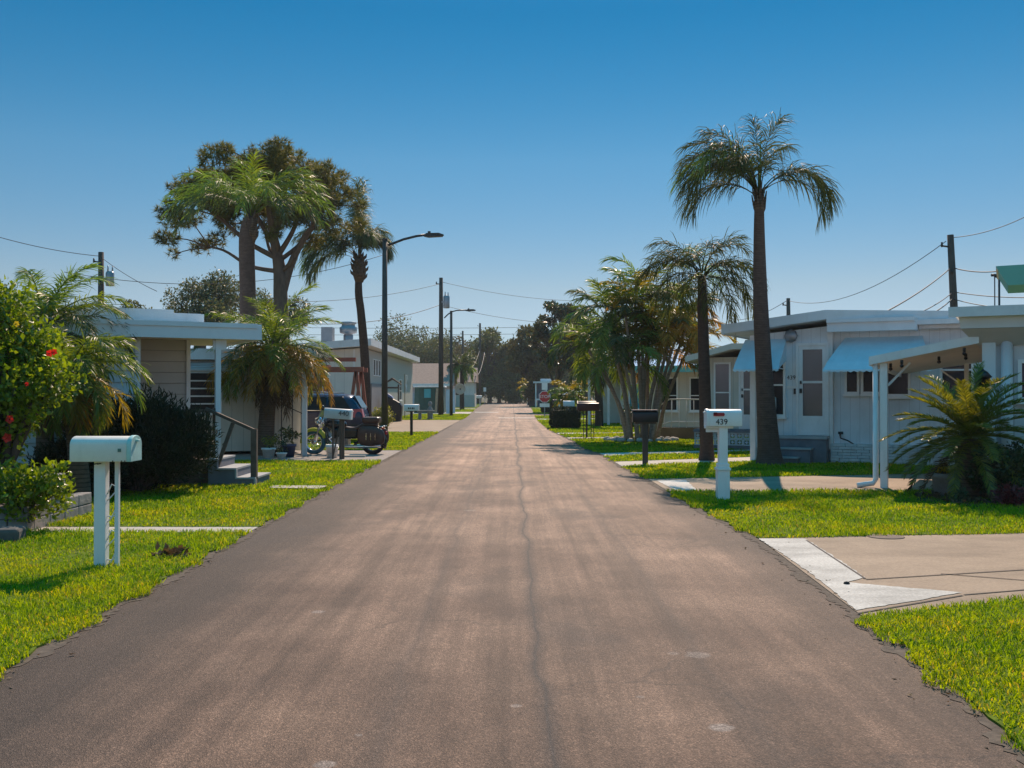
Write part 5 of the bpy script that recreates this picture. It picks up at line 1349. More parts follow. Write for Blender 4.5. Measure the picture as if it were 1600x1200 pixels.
def pole(key, label, px0, px1, Y, ytop, r=.14, transformer=None, arm=True):
    x0 = XW(px0, Y); root = thing('utility_pole', label, 'utility pole', (x0, Y, 0), 0, 'wooden utility poles')
    zt = ZW(ytop, Y); dx = XW(px1, Y) - x0
    part('pole', MB().tube([(0,0,-.1),(dx*.5,0,zt*.5),(dx,0,zt)], [r*1.15, r, r*.8], 10), wood_pole, root)
    m = MB(); m.tube([(dx,0,zt-.5),(dx-.35,0,zt-.45)], .04, 6).cyl((dx-.35,0,zt-.5),(dx-.35,0,zt-.3),.05,.04,8).cyl((dx,-.12,zt-1.6),(dx,-.12,zt-1.45),.05,.04,8)
    part('insulator', m, dark_metal, root)
    if transformer:
        ox, oz, rr_, hh = transformer
        m = MB().lathe([(rr_*.9,oz-hh/2),(rr_,oz-hh/2+.05),(rr_,oz+hh/2-.08),(rr_*.8,oz+hh/2),(0,oz+hh/2+.03)], 14, (dx+ox,-.1,0)).cyl((dx+ox-.1,-.1,oz+hh/2),(dx+ox-.1,-.1,oz+hh/2+.3),.04,.03,8).cyl((dx+ox+.12,-.1,oz+hh/2),(dx+ox+.12,-.1,oz+hh/2+.26),.04,.03,8).bar((dx,-.1,oz),(dx+ox,-.1,oz),.08,.1)
        part('transformer', m, grey_metal, root)
    UP[key] = Vector((x0 + dx, Y, zt)); return root
Y = 77.6; pole('mid', 'utility pole with a grey transformer left of the road', 689, 689, Y, 434, .18, (.42, ZW(472, Y), .24, .95))
Y = 50; pole('left', 'utility pole with a transformer above the blue house roof at left', 158, 157, Y, 394, .16, (.48, ZW(436, Y), .2, .7))
Y = 42; pole('right', 'leaning utility pole above the white house roof at right', 1500, 1486, Y, 367, .16)
Y = 165; pole('far1', 'far utility pole right of the second street lamp', 750, 750, Y, 505, .2)
Y = 180; pole('far2', 'thin far utility pole between the second lamp and the cream house', 723, 723, Y, 517, .2)
Y = 70; pole('behind', 'short pole top showing above the white house roof', 1234, 1232, Y, 466, .16)
Y = 90; pole('behind2', 'thin pole right of the shorter palm on the right', 1149, 1149, Y, 490, .14)
# antenna masts
for lb, px, Y, y0, y1 in (('slim antenna mast left of a pair at the right edge', 1555, 22, 430, 480), ('thicker antenna mast right of a pair at the right edge', 1562, 22, 432, 480)):
    x = XW(px, Y); z = ZW(y0, Y)
    whole('antenna_mast', MB().tube([(x,Y,0),(x,Y,z)], .012 if px < 1560 else .022, 6).cyl((x-.07,Y,z),(x+.04,Y,z),.03), dark_metal, lb, 'antenna', 'antenna masts')
wire_mat = pm('wire_black', (.03,.03,.033), .6)
def wire(label, a, b, sag, r=.016):
    a = Vector(a); b = Vector(b); n = 18
    pts = [a.lerp(b, i / n) - Vector((0, 0, 4 * sag * (i / n) * (1 - i / n))) for i in range(n + 1)]
    whole('power_line', MB().tube(pts, r, 5), wire_mat, label, 'power line', 'overhead power lines')
def pt(px, py, Y): return P(px, py, Y)
R_ = UP['right']; M_ = UP['mid']; L_P = UP['left']
wire('wire sagging left from the leaning right pole top towards the pole over the white house', pt(1478,377,42), pt(1232,470,70), 1.0)
wire('wire rising right from the leaning right pole top', pt(1490,371,42), pt(1640,318,38), .25)
wire('thick cable from the leaning right pole down to the white house roof', pt(1484,420,42), pt(1365,497,28), .12, .022)
wire('second cable down from the leaning right pole to the white house roof', pt(1487,458,42), pt(1405,500,28), .12, .018)
wire('lowest cable down from the leaning right pole to the white house roof', pt(1488,467,42), pt(1435,500,29), .08, .022)
wire('cable running right from the leaning pole to the teal carport side', pt(1488,418,42), pt(1640,400,36), .35, .022)
wire('lower cable running right behind the antenna masts', pt(1489,456,42), pt(1640,464,36), .1, .018)
wire('lowest cable running right behind the stepped roof', pt(1489,467,42), pt(1600,482,36), .1, .018)
wire('wire from the left pole top out of the left edge', pt(154,400,50), pt(-30,362,46), .15)
wire('wire from the left pole sloping down past its transformer', pt(158,402,50), pt(245,455,44), .1, .014)
wire('long wire from the left pole across the pine to the first lamp', pt(100,425,52), pt(600,398,60), 1.1)
wire('upper wire from the transformer pole to the left', pt(686,444,77.6), pt(380,470,60), .5)
wire('upper wire from the transformer pole to the right trees', pt(692,441,77.6), pt(900,470,92), .3)
wire('lower wire bundle from the transformer pole to the left', pt(686,477,77.6), pt(470,505,60), .5, .022)
wire('lower wire from the transformer pole to the right trees', pt(692,477,77.6), pt(880,505,92), .3)
wire('far wire crossing behind the poles, upper of two', pt(480,512,180), pt(900,510,180), .2, .035)
wire('far wire crossing behind the poles, lower of two', pt(480,523,185), pt(900,520,185), .2, .035)
wire('drooping pale cable between the lamp and the far pole', pt(707,553,100), pt(749,549,150), 2.2, .04)
wire('steep cable coming down right of the far pole', pt(757,552,160), pt(743,588,128), .9, .05)
wire('wire over the white house roof to the right of the tallest palm', pt(1152,500,90), pt(1232,468,70), .3, .02)

# ------------------------------------------------------------------ stop sign
S_ = thing('stop_sign', 'red octagonal stop sign with a white plate above on the right verge', 'sign', (XW(851, 71), 71, 0))
oct_ = lambda r: [(r*math.cos(PI/8 + k*PI/4), r*math.sin(PI/8 + k*PI/4)) for k in range(8)]
part('post', MB().box(-.03,.03,.0,.05,0,2.1), grey_metal, S_)
zc = ZW(621, 71) + .05
part('border', MB().prism(oct_(.43), lambda a, b: (a,-.03,zc+b), lambda a, b: (a,-.015,zc+b)), white_paint, S_)
part('face', MB().prism(oct_(.39), lambda a, b: (a,-.037,zc+b), lambda a, b: (a,-.0302,zc+b)), pm('sign_red', (.50,.03,.035), .4, .05, 3), S_)
part('lettering', text_mesh('STOP', .30, Matrix.Translation((0,-.04,zc)) @ FACE_CAM), white_paint, S_)
part('plate', MB().box(-.2,.2,-.03,-.015,zc+.48,zc+.95), white_paint, S_)
part('plate', MB().box(-.34,.34,-.03,-.015,zc-.72,zc-.46), white_paint, S_)
S_ = thing('road_sign', 'small white road sign at the far left end of the street', 'sign', (XW(757.5, 150), 150, 0))
part('post', MB().box(-.03,.03,0,.05,0,2.6), grey_metal, S_); part('plate', MB().box(-.2,.2,-.02,-.005,2.0,2.6), white_paint, S_)
S_ = thing('street_name_sign', 'small blue street name sign at the far end of the road', 'sign', (XW(778, 196), 196, 0))
part('post', MB().box(-.05,.05,0,.05,0,3.0), grey_metal, S_); part('plate', MB().box(-.7,.7,-.03,-.01,2.6,2.95), pm('sign_blue', (.12,.30,.36), .5), S_)

# ------------------------------------------------------------------ dark blue car, tail to the street
def car():
    Y0 = 33.6; x1 = XW(567, Y0)
    root = thing('parked_car', 'dark blue estate car parked with its tail towards the street', 'car', (x1 - 2.35, Y0 + .9, 0))
    body = pm('car_blue', (.009,.015,.055), .25, .05, 2, spec=.4, coat=.35)
    # stations: x, z bottom, z belt, z roof, half width at sill, belt, roof
    st = [(-2.32,.38,.62,.66,.60,.62,.50),(-2.22,.26,.78,.82,.78,.80,.68),(-1.7,.22,.93,.97,.87,.88,.74),(-1.15,.22,1.0,1.03,.89,.90,.74),(-.75,.22,1.02,1.20,.90,.91,.70),(-.2,.22,1.03,1.55,.90,.91,.64),
          (.4,.22,1.03,1.64,.90,.91,.64),(1.1,.22,1.04,1.63,.90,.91,.64),(1.7,.24,1.05,1.62,.89,.90,.64),(2.02,.28,1.05,1.57,.87,.89,.64),(2.24,.32,1.03,1.18,.84,.86,.74),(2.34,.36,.95,1.0,.80,.82,.74),(2.38,.42,.72,.76,.70,.72,.66)]
    vs = []; m = 13
    for x, zb, zl, zr, ws, wb, wr in st:
        half = [(ws*.0, zb), (ws*.9, zb), (ws, zb+.12), (wb, (zb+zl)/2), (wb, zl), (wr+ (wb-wr)*.12, zr-.10*(zr-zl)-.02), (wr*.5, zr)]
        ring_ = [(x, -y, z) for y, z in half] + [(x, y, z) for y, z in reversed(half[1:])]
        vs += ring_
    fs = []
    for i in range(len(st) - 1):
        for k in range(m): fs.append((i*m+k, i*m+(k+1) % m, (i+1)*m+(k+1) % m, (i+1)*m+k))
    fs += [tuple(range(m)), tuple((len(st)-1)*m+k for k in reversed(range(m)))]
    b = MB().add(vs, fs, True); b.sm = [True] * len(b.f)
    o = part('body', b, body, root); sb = o.modifiers.new('smooth', 'SUBSURF'); sb.levels = 2; sb.render_levels = 2
    for y in (-1, 1):
        for x in (-1.45, 1.42):
            t = MB().lathe([(.20,-.10),(.30,-.11),(.335,-.07),(.335,.07),(.30,.11),(.20,.10)], 24, (x, y*.80, .335), axis='y', closed=True); w_ = part('wheel', t, rubber, root)
            r = MB().lathe([(0,-.09),(.05,-.095),(.19,-.08),(.20,-.105),(.2,.1),(0,.09)], 20, (x, y*.80, .335), axis='y')
            part('rim', r, grey_metal, w_)
        def side(pts, nm, mt, off=.012):
            vs = [(x, y * (yy + off), z) for x, z, yy in pts] + [(x, y * (yy - .02), z) for x, z, yy in pts]
            n = len(pts); part(nm, MB().add(vs, [tuple(range(n)), tuple(range(n, 2*n))] + [(k, (k+1) % n, n+(k+1) % n, n+k) for k in range(n)]), mt, root)
        side([(-.65,1.07,.892),(.32,1.07,.892),(.32,1.52,.685),(-.12,1.47,.70)], 'side_window', glass_dark)
        side([(.38,1.07,.892),(1.12,1.07,.892),(1.12,1.52,.685),(.38,1.52,.685)], 'side_window', glass_dark)
        side([(1.18,1.08,.885),(1.92,1.14,.86),(1.66,1.52,.69),(1.18,1.52,.685)], 'side_window', glass_dark)
        side([(-.72,1.055,.90),(1.86,1.06,.893),(1.86,1.078,.893),(-.72,1.073,.90)], 'chrome_strip', chrome, .016)
        m2 = MB().add([(2.0,y*.90,.84),(2.36,y*.80,.82),(2.29,y*.80,1.12),(1.93,y*.895,1.10),(2.05,y*.70,.82),(2.385,y*.60,.82),(2.31,y*.62,1.12)], [(0,1,2,3),(1,5,6,2)])
        part('tail_lamp', m2, pm('lamp_red', (.55,.03,.03), .15, .05, 3, spec=.6), root)
        part('mirror', MB().obox((-.72, y*1.0, 1.1), (.12,.2,.13)), body, root, bevel=.03)
    part('rear_window', MB().add([(1.98,-.54,1.54),(1.98,.54,1.54),(2.24,.64,1.14),(2.24,-.64,1.14),(2.03,-.54,1.55),(2.03,.54,1.55),(2.28,.64,1.15),(2.28,-.64,1.15)], [(3,2,1,0),(4,5,6,7),(0,1,5,4),(1,2,6,5),(2,3,7,6),(3,0,4,7)]), glass_dark, root)
    part('windscreen', MB().add([(-.95,-.66,1.10),(-.95,.66,1.10),(-.26,.55,1.54),(-.26,-.55,1.54),(-.98,-.66,1.12),(-.98,.66,1.12),(-.29,.55,1.56),(-.29,-.55,1.56)], [(3,2,1,0),(4,5,6,7),(0,1,5,4),(1,2,6,5),(2,3,7,6),(3,0,4,7)]), glass_dark, root)
    part('number_plate', MB().box(2.34,2.365,-.17,.17,.72,.84), white_paint, root)
    part('roof_rail', MB().tube([(-.1,-.60,1.62),(.6,-.60,1.68),(1.5,-.59,1.64)], .018, 6), grey_metal, root); part('roof_rail', MB().tube([(-.1,.60,1.62),(.6,.60,1.68),(1.5,.59,1.64)], .018, 6), grey_metal, root)
car()

# ------------------------------------------------------------------ motorcycle
def moto():
    Y0 = 27.2; x0 = XW(538, Y0)
    root = thing('motorcycle', 'dark motorcycle with brown leather seat and saddlebag on the gravel drive', 'motorcycle', (x0, Y0, 0), R(-6))
    brown = pm('leather_brown', (.075,.036,.026), .38, .25, 6, bump=.3, bscale=40)
    dark = pm('moto_black', (.012,.012,.014), .2, .1, 4, spec=.6)
    eng = pm('engine_metal', (.25,.25,.26), .3, .3, 12, metal=.8)
    fend = pm('fender_grass_reflection', (.42,.45,.04), .3, .1, 4)  # lime is grass reflected in chrome, painted into the fender colour
    blue_t = pm('tyre_blue', (.02,.10,.14), .6, .2, 6)
    for nm, x, r, wd, mt in (('front_wheel', -.82, .325, .065, blue_t), ('rear_wheel', .78, .315, .085, rubber)):
        t = MB().lathe([(r-.10,-wd*.7),(r-.03,-wd),(r-.004,-wd*.5),(r,0),(r-.004,wd*.5),(r-.03,wd),(r-.10,wd*.7)], 28, (x, 0, r), axis='y', closed=True)
        w_ = part(nm, t, mt, root)
        m = MB().lathe([(r-.115,-wd*.6),(r-.095,-wd*.7),(r-.095,wd*.7),(r-.115,wd*.6)], 28, (x, 0, r), axis='y', closed=True).lathe([(0,-.05),(.06,-.05),(.06,.05),(0,.05)], 14, (x, 0, r), axis='y')
        part('rim', m, chrome, w_)
        m = MB()
        for k in range(14): a = 2*PI*k/14; m.tube([(x+.04*math.cos(a+.3), -.03, r+.04*math.sin(a+.3)), (x+(r-.1)*math.cos(a), 0, r+(r-.1)*math.sin(a))], .005, 4)
        part('spokes', m, chrome, w_)
        f = MB(); n = 12; a0, a1 = (R(20), R(185)) if x < 0 else (R(-25), R(165))
        vs = []
        for i in range(n + 1):
            a = a0 + (a1 - a0) * i / n; rr_ = r + .045
            for yy, dr in ((-wd-.04, -.07), (-wd*.6-.02, 0), (0, .02), (wd*.6+.02, 0), (wd+.04, -.07)): vs.append((x + (rr_+dr)*math.cos(a), yy, r + (rr_+dr)*math.sin(a)))
        fs = [(i*5+k, i*5+k+1, (i+1)*5+k+1, (i+1)*5+k) for i in range(n) for k in range(4)]
        f.add(vs, fs, True); o = part('front_fender' if x < 0 else 'rear_fender', f, fend if x < 0 else dark, root); o.modifiers.new('sheet', 'SOLIDIFY').thickness = .008
    m = MB()
    for y in (-.11, .11): m.tube([(-.82,y,.33),(-.60,y,.80),(-.52,y,1.0)], [.03,.028,.025], 8)
    m.bar((-.62,-.12,.78),(-.62,.12,.78),.08,.05)
    part('fork', m, chrome, root)
    part('headlight', MB().lathe([(0,-.11),(.07,-.10),(.10,-.02),(.105,.02),(.09,.05),(0,.06)], 16, (-.68,0,.90), axis='x').cyl((-.66,-.15,.84),(-.72,-.15,.84),.045,None,10).cyl((-.66,.15,.84),(-.72,.15,.84),.045,None,10), chrome, root)
    m = MB().tube([(-.30,-.40,1.04),(-.42,-.30,1.08),(-.52,-.10,1.02),(-.52,.10,1.02),(-.42,.30,1.08),(-.30,.40,1.04)], .016, 8).cyl((-.30,-.40,1.04),(-.17,-.44,1.0),.022).cyl((-.30,.40,1.04),(-.17,.44,1.0),.022)
    m.tube([(-.45,-.22,1.07),(-.48,-.30,1.22)],.008,5).lathe([(0,-.03),(.07,-.02),(.07,.02),(0,.03)],10,(-.49,-.31,1.25),axis='x')
    part('handlebar', m, dark, root)
    part('windshield', MB().add([(-.66,-.20,1.0),(-.66,.20,1.0),(-.55,.17,1.24),(-.55,-.17,1.24),(-.64,-.20,1.0),(-.64,.20,1.0),(-.53,.17,1.24),(-.53,-.17,1.24)], [(0,1,2,3),(7,6,5,4),(0,4,5,1),(1,5,6,2),(2,6,7,3),(3,7,4,0)]), pm('shield_tint', (.10,.16,.22), .08, .1, 3, spec=.7), root)
    prof = [(-.50,.10,.10),(-.42,.15,.14),(-.25,.17,.17),(-.05,.15,.14),(.08,.09,.08)]
    vs = []; n = 10
    for x, ry, rz in prof:
        for k in range(n): a = 2*PI*k/n; vs.append((x, ry*math.cos(a), .82 - .06*(x+.5) + rz*math.sin(a)*.9))
    fs = [(i*n+k, i*n+(k+1) % n, (i+1)*n+(k+1) % n, (i+1)*n+k) for i in range(len(prof)-1) for k in range(n)] + [tuple(range(n)), tuple((len(prof)-1)*n+k for k in range(n))]
    t = MB().add(vs, fs, True); o = part('fuel_tank', t, dark, root); o.modifiers.new('smooth', 'SUBSURF').render_levels = 1
    vs = []; prof = [(.02,.12,.68,.76),(.12,.17,.64,.75),(.30,.19,.62,.72),(.46,.17,.64,.80),(.52,.15,.68,.87),(.80,.16,.70,.88),(.92,.12,.72,.84)]
    for x, w_, z0, z1 in prof: vs += [(x,-w_,z0),(x,-w_,z1-.03),(x,-w_*.7,z1),(x,w_*.7,z1),(x,w_,z1-.03),(x,w_,z0)]
    fs = [(i*6+k, i*6+(k+1) % 6, (i+1)*6+(k+1) % 6, (i+1)*6+k) for i in range(len(prof)-1) for k in range(6)] + [tuple(range(6)), tuple((len(prof)-1)*6+k for k in range(6))]
    o = part('seat', MB().add(vs, fs, True), brown, root); o.modifiers.new('smooth', 'SUBSURF').render_levels = 2
    part('passenger_pad', MB().box(.52,.98,-.19,.19,.84,1.0), brown, root, bevel=.05)
    part('side_panel', MB().box(-.30,.40,-.17,.17,.42,.70), dark, root, bevel=.05)
    m = MB().box(-.32,.14,-.14,.14,.24,.52)
    for c, ang in (((-.24,.6), 28), ((.02,.6), -24)):
        d = Vector((-math.sin(R(ang)), 0, math.cos(R(ang))))
        b0 = Vector((c[0]+.06*(1 if ang<0 else -1)*-1, 0, .46)); m.cyl(b0, b0 + d*.26, .085, .085, 14)
        for k in range(5): m.cyl(b0 + d*(.05+.045*k), b0 + d*(.065+.045*k), .105, None, 14)
    m.cyl((-.05,-.2,.36),(-.05,.2,.36),.13,None,18)
    part('engine', m, eng, root)
    m = MB()
    for y in (-.09,.09): m.tube([(-.52,y*.4,.95),(-.45,y,.30),(-.35,y,.22),(.25,y,.22),(.50,y,.45),(.35,y,.66),(-.5,y*.4,.86)], .022, 6); m.tube([(.3,y*1.4,.32),(.78,y*1.4,.315)], .03, 6)
    part('frame', m, dark, root)
    m = MB()
    for y in (-.17,.17): m.tube([(-.18,y*.7,.55),(-.36,y,.42),(-.22,y,.26),(.1,y*1.1,.22),(.5,y*1.2,.22),(1.05,y*1.25,.25)], [.028,.028,.028,.03,.05,.055], 10)
    part('exhaust', m, chrome, root)
    for y in (-1, 1):
        vs = []; prof = [(.42,.34,.66),(.48,.22,.80),(.78,.18,.82),(1.06,.22,.76),(1.16,.32,.60)]
        for x, z0, z1 in prof: vs += [(x,y*.16,z0),(x,y*.30,z0+.03),(x,y*.33,(z0+z1)/2),(x,y*.30,z1-.04),(x,y*.16,z1)]
        fs = [(i*5+k, i*5+(k+1) % 5, (i+1)*5+(k+1) % 5, (i+1)*5+k) for i in range(len(prof)-1) for k in range(5)] + [tuple(range(5)), tuple((len(prof)-1)*5+k for k in range(5))]
        o = part('saddlebag', MB().add(vs, fs, True), brown, root); o.modifiers.new('smooth', 'SUBSURF').render_levels = 2
        b = MB()
        for x in (.68, .80, .92): b.box(x-.008, x+.008, y*.345-.006, y*.345+.006, .40, .58); b.obox((x, y*.35, .50), (.035,.012,.035))
        part('buckle', b, chrome, o)
    part('tail_lamp', MB().lathe([(0,0),(.045,.01),(.05,.05),(.0,.08)], 12, (1.10,0,.58), axis='x').obox((1.05,0,.70),(.05,.12,.05)), pm('lamp_red', (.55,.03,.03), .15, .05, 3, spec=.6), root)
    part('tail_light_bar', MB().tube([(.95,-.2,.74),(1.1,-.2,.76),(1.1,.2,.76),(.95,.2,.74)], .014, 6), chrome, root)
moto()

# ------------------------------------------------------------------ small things on the left
def pot(label, px, Y, r, h, mat, plant, seed, n=160, leaf=.07, ph=.4, group='plant pots by the cream house'):
    root = thing('plant_pot', label, 'plant pot', (XW(px, Y), Y, 0), 0, group)
    part('pot', MB().lathe([(r*.7,0),(r*.95,h*.8),(r*1.08,h*.82),(r*1.08,h),(r*.92,h),(r*.88,h*.86),(0,h*.86)], 18), mat, root)
    rng = np.random.default_rng(seed)
    C = [(rng.normal(0,r*.5), rng.normal(0,r*.5), h + ph*rng.uniform(.1,.8)) for _ in range(8)]
    part('plant', cloud_mesh('plant', rng, C, [r*.6]*8, n, leaf), plant, root)
    return root
pot('dark blue pot with a dark plant left of the white fence post', 452, 25.9, .17, .34, pm('pot_blue', (.03,.04,.10), .4), shrub_dark, 201, 200, .09, .5)
pot('small white pot with a light green plant on the lawn edge', 420, 25.6, .17, .26, white_paint, shrub_yellow, 202)
pot('low pale pot between the blue pot and the date palm', 440, 25.3, .13, .16, white_paint, shrub_dark, 203, 90)
pot('tiny dark pot behind the small white pot', 432, 26.2, .12, .22, dark_metal, shrub_dark, 206, 90)
whole('fence_post', MB().box(XW(472,26.4), XW(479,26.4), 26.4, 26.5, 0, 1.75).box(XW(471,26.4), XW(480,26.4), 26.38, 26.52, 1.75, 1.80), fascia_blue, 'pale blue fence post left of the motorcycle wheel', 'post')
tr = MB(); x0, x1 = XW(440,26.6), XW(472,26.6)
for x in (x0, x0 + .28): tr.tube([(x,26.6,0),(x,26.6,1.7)], .014, 6)
tr.tube([(x0,26.6,1.35),(x1,26.6,1.1)], .014, 6).tube([(x0,26.6,.75),(x1,26.6,.48)], .014, 6)
whole('garden_rail', tr, dark_metal, 'thin dark metal garden rail left of the pale fence post', 'rail')
B = thing('bucket', 'white plastic bucket with ribs at the foot of the 440 mailbox', 'bucket', (XW(519, 25.6), 25.6, 0))
part('body', MB().lathe([(.13,0),(.15,.28),(.165,.285),(.165,.30),(.155,.30),(.16,.34),(.15,.345),(.145,.30),(0,.28)], 20), white_vinyl, B); part('handle', MB().tube([(-.165,0,.29),(-.14,-.1,.18),(0,-.16,.13),(.14,-.1,.18),(.165,0,.29)], .006, 5), grey_metal, B)
whole('stone_slab', MB().box(XW(535,26), XW(572,26), 25.8, 26.3, .01, .06), CONC_P, 'flat pale stone slab beside the motorcycle tail', 'slab')
# covered grill and bird feeder
Y = 60; x0 = XW(614, Y)
root = thing('covered_grill', 'black covered barbecue beside the round yellow green shrub', 'barbecue', (x0, Y, 0))
part('cover', MB().prism([(-.62,.0),(.5,.0),(.56,.9),(.42,1.12),(.1,1.3),(-.3,1.5),(-.62,1.45)], lambda a, b: (a,-.35,b), lambda a, b: (a,.35,b)), black_paint, root, bevel=.06)
part('tarp', MB().prism([(-.6,1.46),(.05,1.36),(-.1,1.52),(-.3,1.64),(-.5,1.62)], lambda a, b: (a,-.3,b), lambda a, b: (a,.3,b)), pm('tarp_blue', (.10,.16,.32), .5, .1, 3), root)
Y = 63; root = thing('garden_shrine', 'dark little roofed garden shelter against the grey house wall', 'garden shelter', (XW(613, Y), Y, 0))
part('frame', MB().box(-.42,-.34,-.1,.1,0,2.2).box(.34,.42,-.1,.1,0,2.2).box(-.34,.34,-.08,.08,1.95,2.05), wood_deck, root)
part('roof', MB().prism([(-.6,2.2),(0,2.62),(.6,2.2),(.5,2.2),(0,2.5),(-.5,2.2)], lambda a, b: (a,-.2,b), lambda a, b: (a,.2,b)), wood_deck, root)
Y = 66; root = thing('flag_stake', 'pale stake with a drooping white flag left of the green shed', 'flag', (XW(632.5, Y), Y, 0))
part('stake', MB().tube([(0,0,0),(0,0,2.9)], .03, 6), pm('raw_timber', (.30,.23,.15)), root)
part('cloth', MB().add([(.03,0,2.85),(.18,-.05,2.8),(.2,.03,2.6),(.1,.06,2.3),(.14,-.03,1.9),(.03,0,1.6),(.03,.03,2.2)], [(0,1,2,3,6),(6,3,4,5)]), white_paint, root).modifiers.new('sheet', 'SOLIDIFY').thickness = .012
Y = 64; root = thing('garden_bench', 'small pale stone garden bench on the left verge', 'bench', (XW(661, Y), Y, 0))
part('leg', MB().box(-.28,-.1,-.18,.18,0,.5), stone_grey, root); part('leg', MB().box(.42,.6,-.18,.18,0,.5), stone_grey, root)
part('seat', MB().box(-.4,.7,-.22,.22,.5,.6), stone_grey, root, bevel=.02); part('backrest', MB().box(-.4,-.3,-.22,.22,.6,.9), stone_grey, root)
root = thing('garden_statue', 'small stone garden statue with a pale head beside the stone bench', 'statue', (XW(672, 64.6), 64.6, 0))
part('figure', MB().lathe([(.22,0),(.22,.08),(.14,.12),(.17,.4),(.19,.62),(.10,.80),(.08,.84),(.13,.92),(.14,1.02),(.09,1.12),(0,1.15)], 14), stone_grey, root)
root = thing('satellite_dish', 'round pale satellite dish on a post behind the blue grey panel', 'satellite dish', (XW(719, 100), 100, 0))
part('post', MB().box(-.05,.05,0,.1,0,2.2), wood_pole, root); part('dish', MB().lathe([(0,.12),(.3,.06),(.52,-.06),(.54,-.05),(.3,.09),(0,.15)], 20, (.0,-.1,2.1), axis='y'), pm('dish_beige', (.45,.36,.30), .6), root)

# ------------------------------------------------------------------ planter beds, edging and odds on the ground
Y = 12.6
root = thing('raised_planter', 'grey block raised bed under the flowering bush', 'planter', (XW(20, Y), Y, 0))
w1 = MB(); rg = random.Random(8)
for (z0, z1, off) in ((0, .15, 0), (.155, .30, .1)):
    x = -2.2 + off
    while x < .55:
        l = rg.uniform(.38, .46); w1.box(x, min(x + l, .56), -.80 + rg.uniform(-.02, .02), -.62, z0, z1); x += l + .008
for (z0, z1) in ((0, .15), (.155, .30)):
    y = -.61
    while y < .9: w1.box(.38, .56, y, y + .4, z0, z1); y += .41
w1.box(.36, .57, -.4, .2, .305, .62)
part('blocks', w1, stone_grey, root, bevel=.012)
soil = pm('soil', (.045,.032,.024), .95, .4, 14, bump=.8, bscale=25)
part('soil', MB().box(-2.2, .38, -.62, .9, 0, .27), soil, root)
whole('stone_edging', MB().obox((XW(-2,11.05), 11.05, .08), (.5, .3, .17), Matrix.Rotation(R(8), 3, 'Z')), pm('stone_dark', (.10,.095,.09), .9, .3, 8, bump=.8, bscale=18), 'dark weathered stone edging block at the left edge on the lawn', 'stone', bevel=.04)
rng = np.random.default_rng(210)
bed = [(XW(1455,15.2)-.2,15.3),(XW(1478,14.6),14.75),(XW(1540,14.1),14.3),(XW(1640,13.8),14.0),(XW(1660,15),16.4),(XW(1460,16.3),16.3)]
mb = MB(); mb.v = [(a, b, .036) for a, b in bed] + [(a, b, 0) for a, b in bed]; n = len(bed)
mb.f = [tuple(range(n))] + [(k, (k+1) % n, n+(k+1) % n, n+k) for k in range(n)]; mb.sm = [False]*(n+1)
struct('planting_bed', mb, soil)
C = [(rng.uniform(6.3, 8.2), rng.uniform(14.4, 16), .05) for _ in range(160)]
V, a, b = leaf_cloud(rng, C, np.full(160, .1), 1400, .09, flat=.15); V[:, 2] = np.clip(V[:, 2], .04, .12)
tag(part('leaf_litter', npmesh('leaf_litter', V, None, np.concatenate([a, b])), palm_brown), 'dry brown leaf litter under the sago palm', 'leaf litter', None, 'stuff')
root = thing('round_planter', 'round grey stone planter with yellow flowers under the sago fronds', 'planter', (XW(1481, 15.9), 15.9, 0))
part('pot', MB().lathe([(.18,0),(.21,.02),(.235,.30),(.25,.31),(.25,.38),(.22,.38),(.2,.34),(0,.34)], 24), stone_grey, root)
C = [(rng.uniform(-.16,.16), rng.uniform(-.16,.16), .42) for _ in range(14)]
part('bloom', cloud_mesh('bloom', rng, C, [.06]*14, 240, .045), flower_yellow, root); part('leaves', cloud_mesh('leaves', rng, [(c[0], c[1], .38) for c in C], [.06]*14, 160, .05), shrub_dark, root)
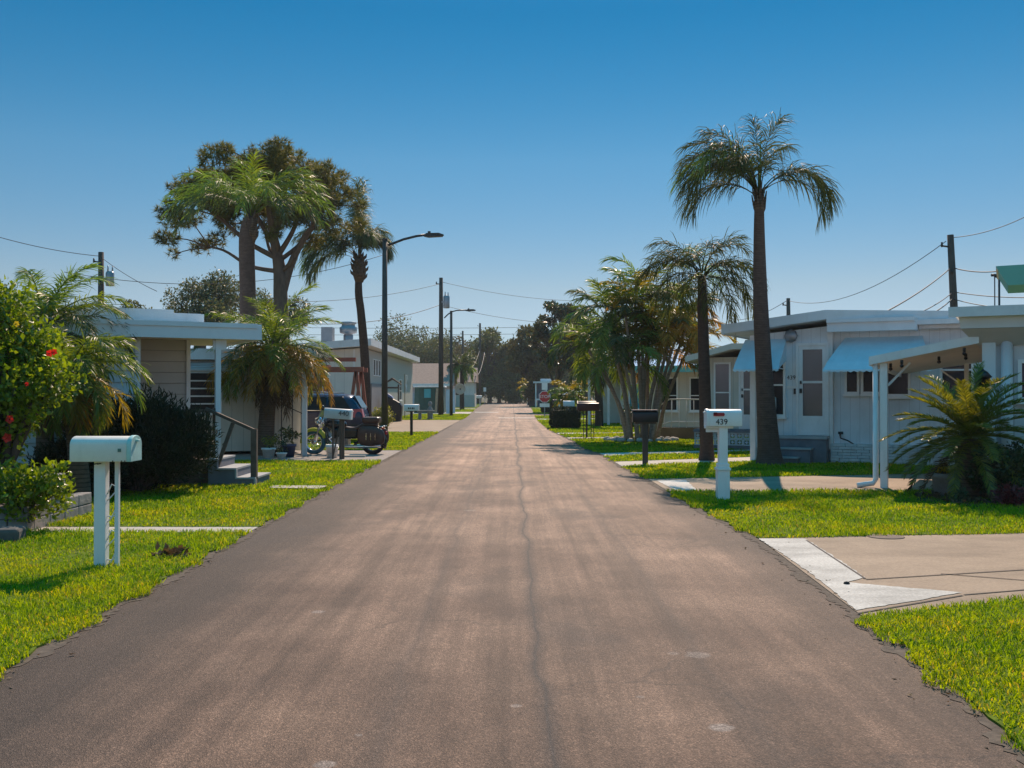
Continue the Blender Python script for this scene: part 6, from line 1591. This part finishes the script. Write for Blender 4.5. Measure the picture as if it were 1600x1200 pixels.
# stones ringing the cane palms
rg = random.Random(12); x0 = XW(1000, 34.6); n = 0
for k in range(22):
    a = 2*PI*k/22; s = rg.uniform(.10, .16)
    st = MB().lathe([(0,-.4),(.7,-.3),(1,.1),(.75,.6),(.3,.85),(0,.9)], 8)
    st.v = [(v[0]*s*rg.uniform(.85,1.15), v[1]*s*rg.uniform(.8,1.1), v[2]*s*.8 + s*.25) for v in st.v]
    o = whole('edging_stone', st, pm('stone_pale', (.42,.40,.37), .9, .2, 9), 'pale rounded stone in the ring around the cane palm clump', 'stone', 'stones ringing the cane palms')
    o.location = (x0 + .05 + 1.15*math.cos(a), 34.6 + .95*math.sin(a), .028)
# lantern post beside the nearest right house
root = thing('garden_lantern', 'black lantern on a slim post behind the sago palm', 'lantern', (XW(1535, 16.0), 16.0, 0))
part('post', MB().cyl((0,0,0),(0,0,1.55),.03,.025,10), black_paint, root)
part('lamp_head', MB().lathe([(.03,1.55),(.08,1.58),(.10,1.62),(.12,1.85),(.15,1.87),(.08,1.95),(.03,1.98),(0,2.03)], 8), black_paint, root)
# bits of dry leaf and sand blown along both edges of the road
rng = np.random.default_rng(220); C = []
for k in range(520):
    Y = 4 + 30 * rng.random() ** 1.5; s = -1 if rng.random() < .5 else 1
    C.append((lerp_edge(LEFT if s < 0 else RIGHT, Y) - s * rng.normal(.06, .12), Y, .014))
V, a, b = leaf_cloud(rng, C, np.full(len(C), .02), 700, .035, flat=.1); V[:, 2] = np.clip(V[:, 2], .010, .022)
tag(part('leaf_litter', npmesh('leaf_litter', V, None, np.concatenate([a, b])), palm_brown), 'scraps of dry leaf scattered along the road edges', 'leaf litter', None, 'stuff')
# utility cover in the near drive and small lawn finds
c = G(1384, 838, .02)
whole('utility_cover', MB().lathe([(.0,.0),(.17,.0),(.18,-.004),(.19,.002),(.20,-.004),(.20,-.012)], 24, (c.x, c.y, .022)), pm('rust', (.13,.09,.07), .8, .3, 12), 'round rusty utility cover at the back edge of the near drive', 'utility cover')
c = G(1323, 912, .02); whole('asphalt_crumb', MB().lathe([(0,0),(.028,0),(.022,.015),(0,.022)], 7, (c.x, c.y, .019)), rubber, 'small black lump on the white apron of the near drive', 'lump')
c = G(270, 868, .03)
C = [(c.x + rng.normal(0,.05), c.y + rng.normal(0,.05), .05) for _ in range(10)]
V, a, b = leaf_cloud(rng, C, np.full(10, .06), 90, .08, flat=.5); V[:, 2] = np.maximum(V[:, 2], .03)
tag(part('dead_leaf_clump', npmesh('dead_leaf_clump', V, None, np.concatenate([a, b])), palm_brown), 'small clump of dead brown leaves on the left lawn', 'dead leaves')
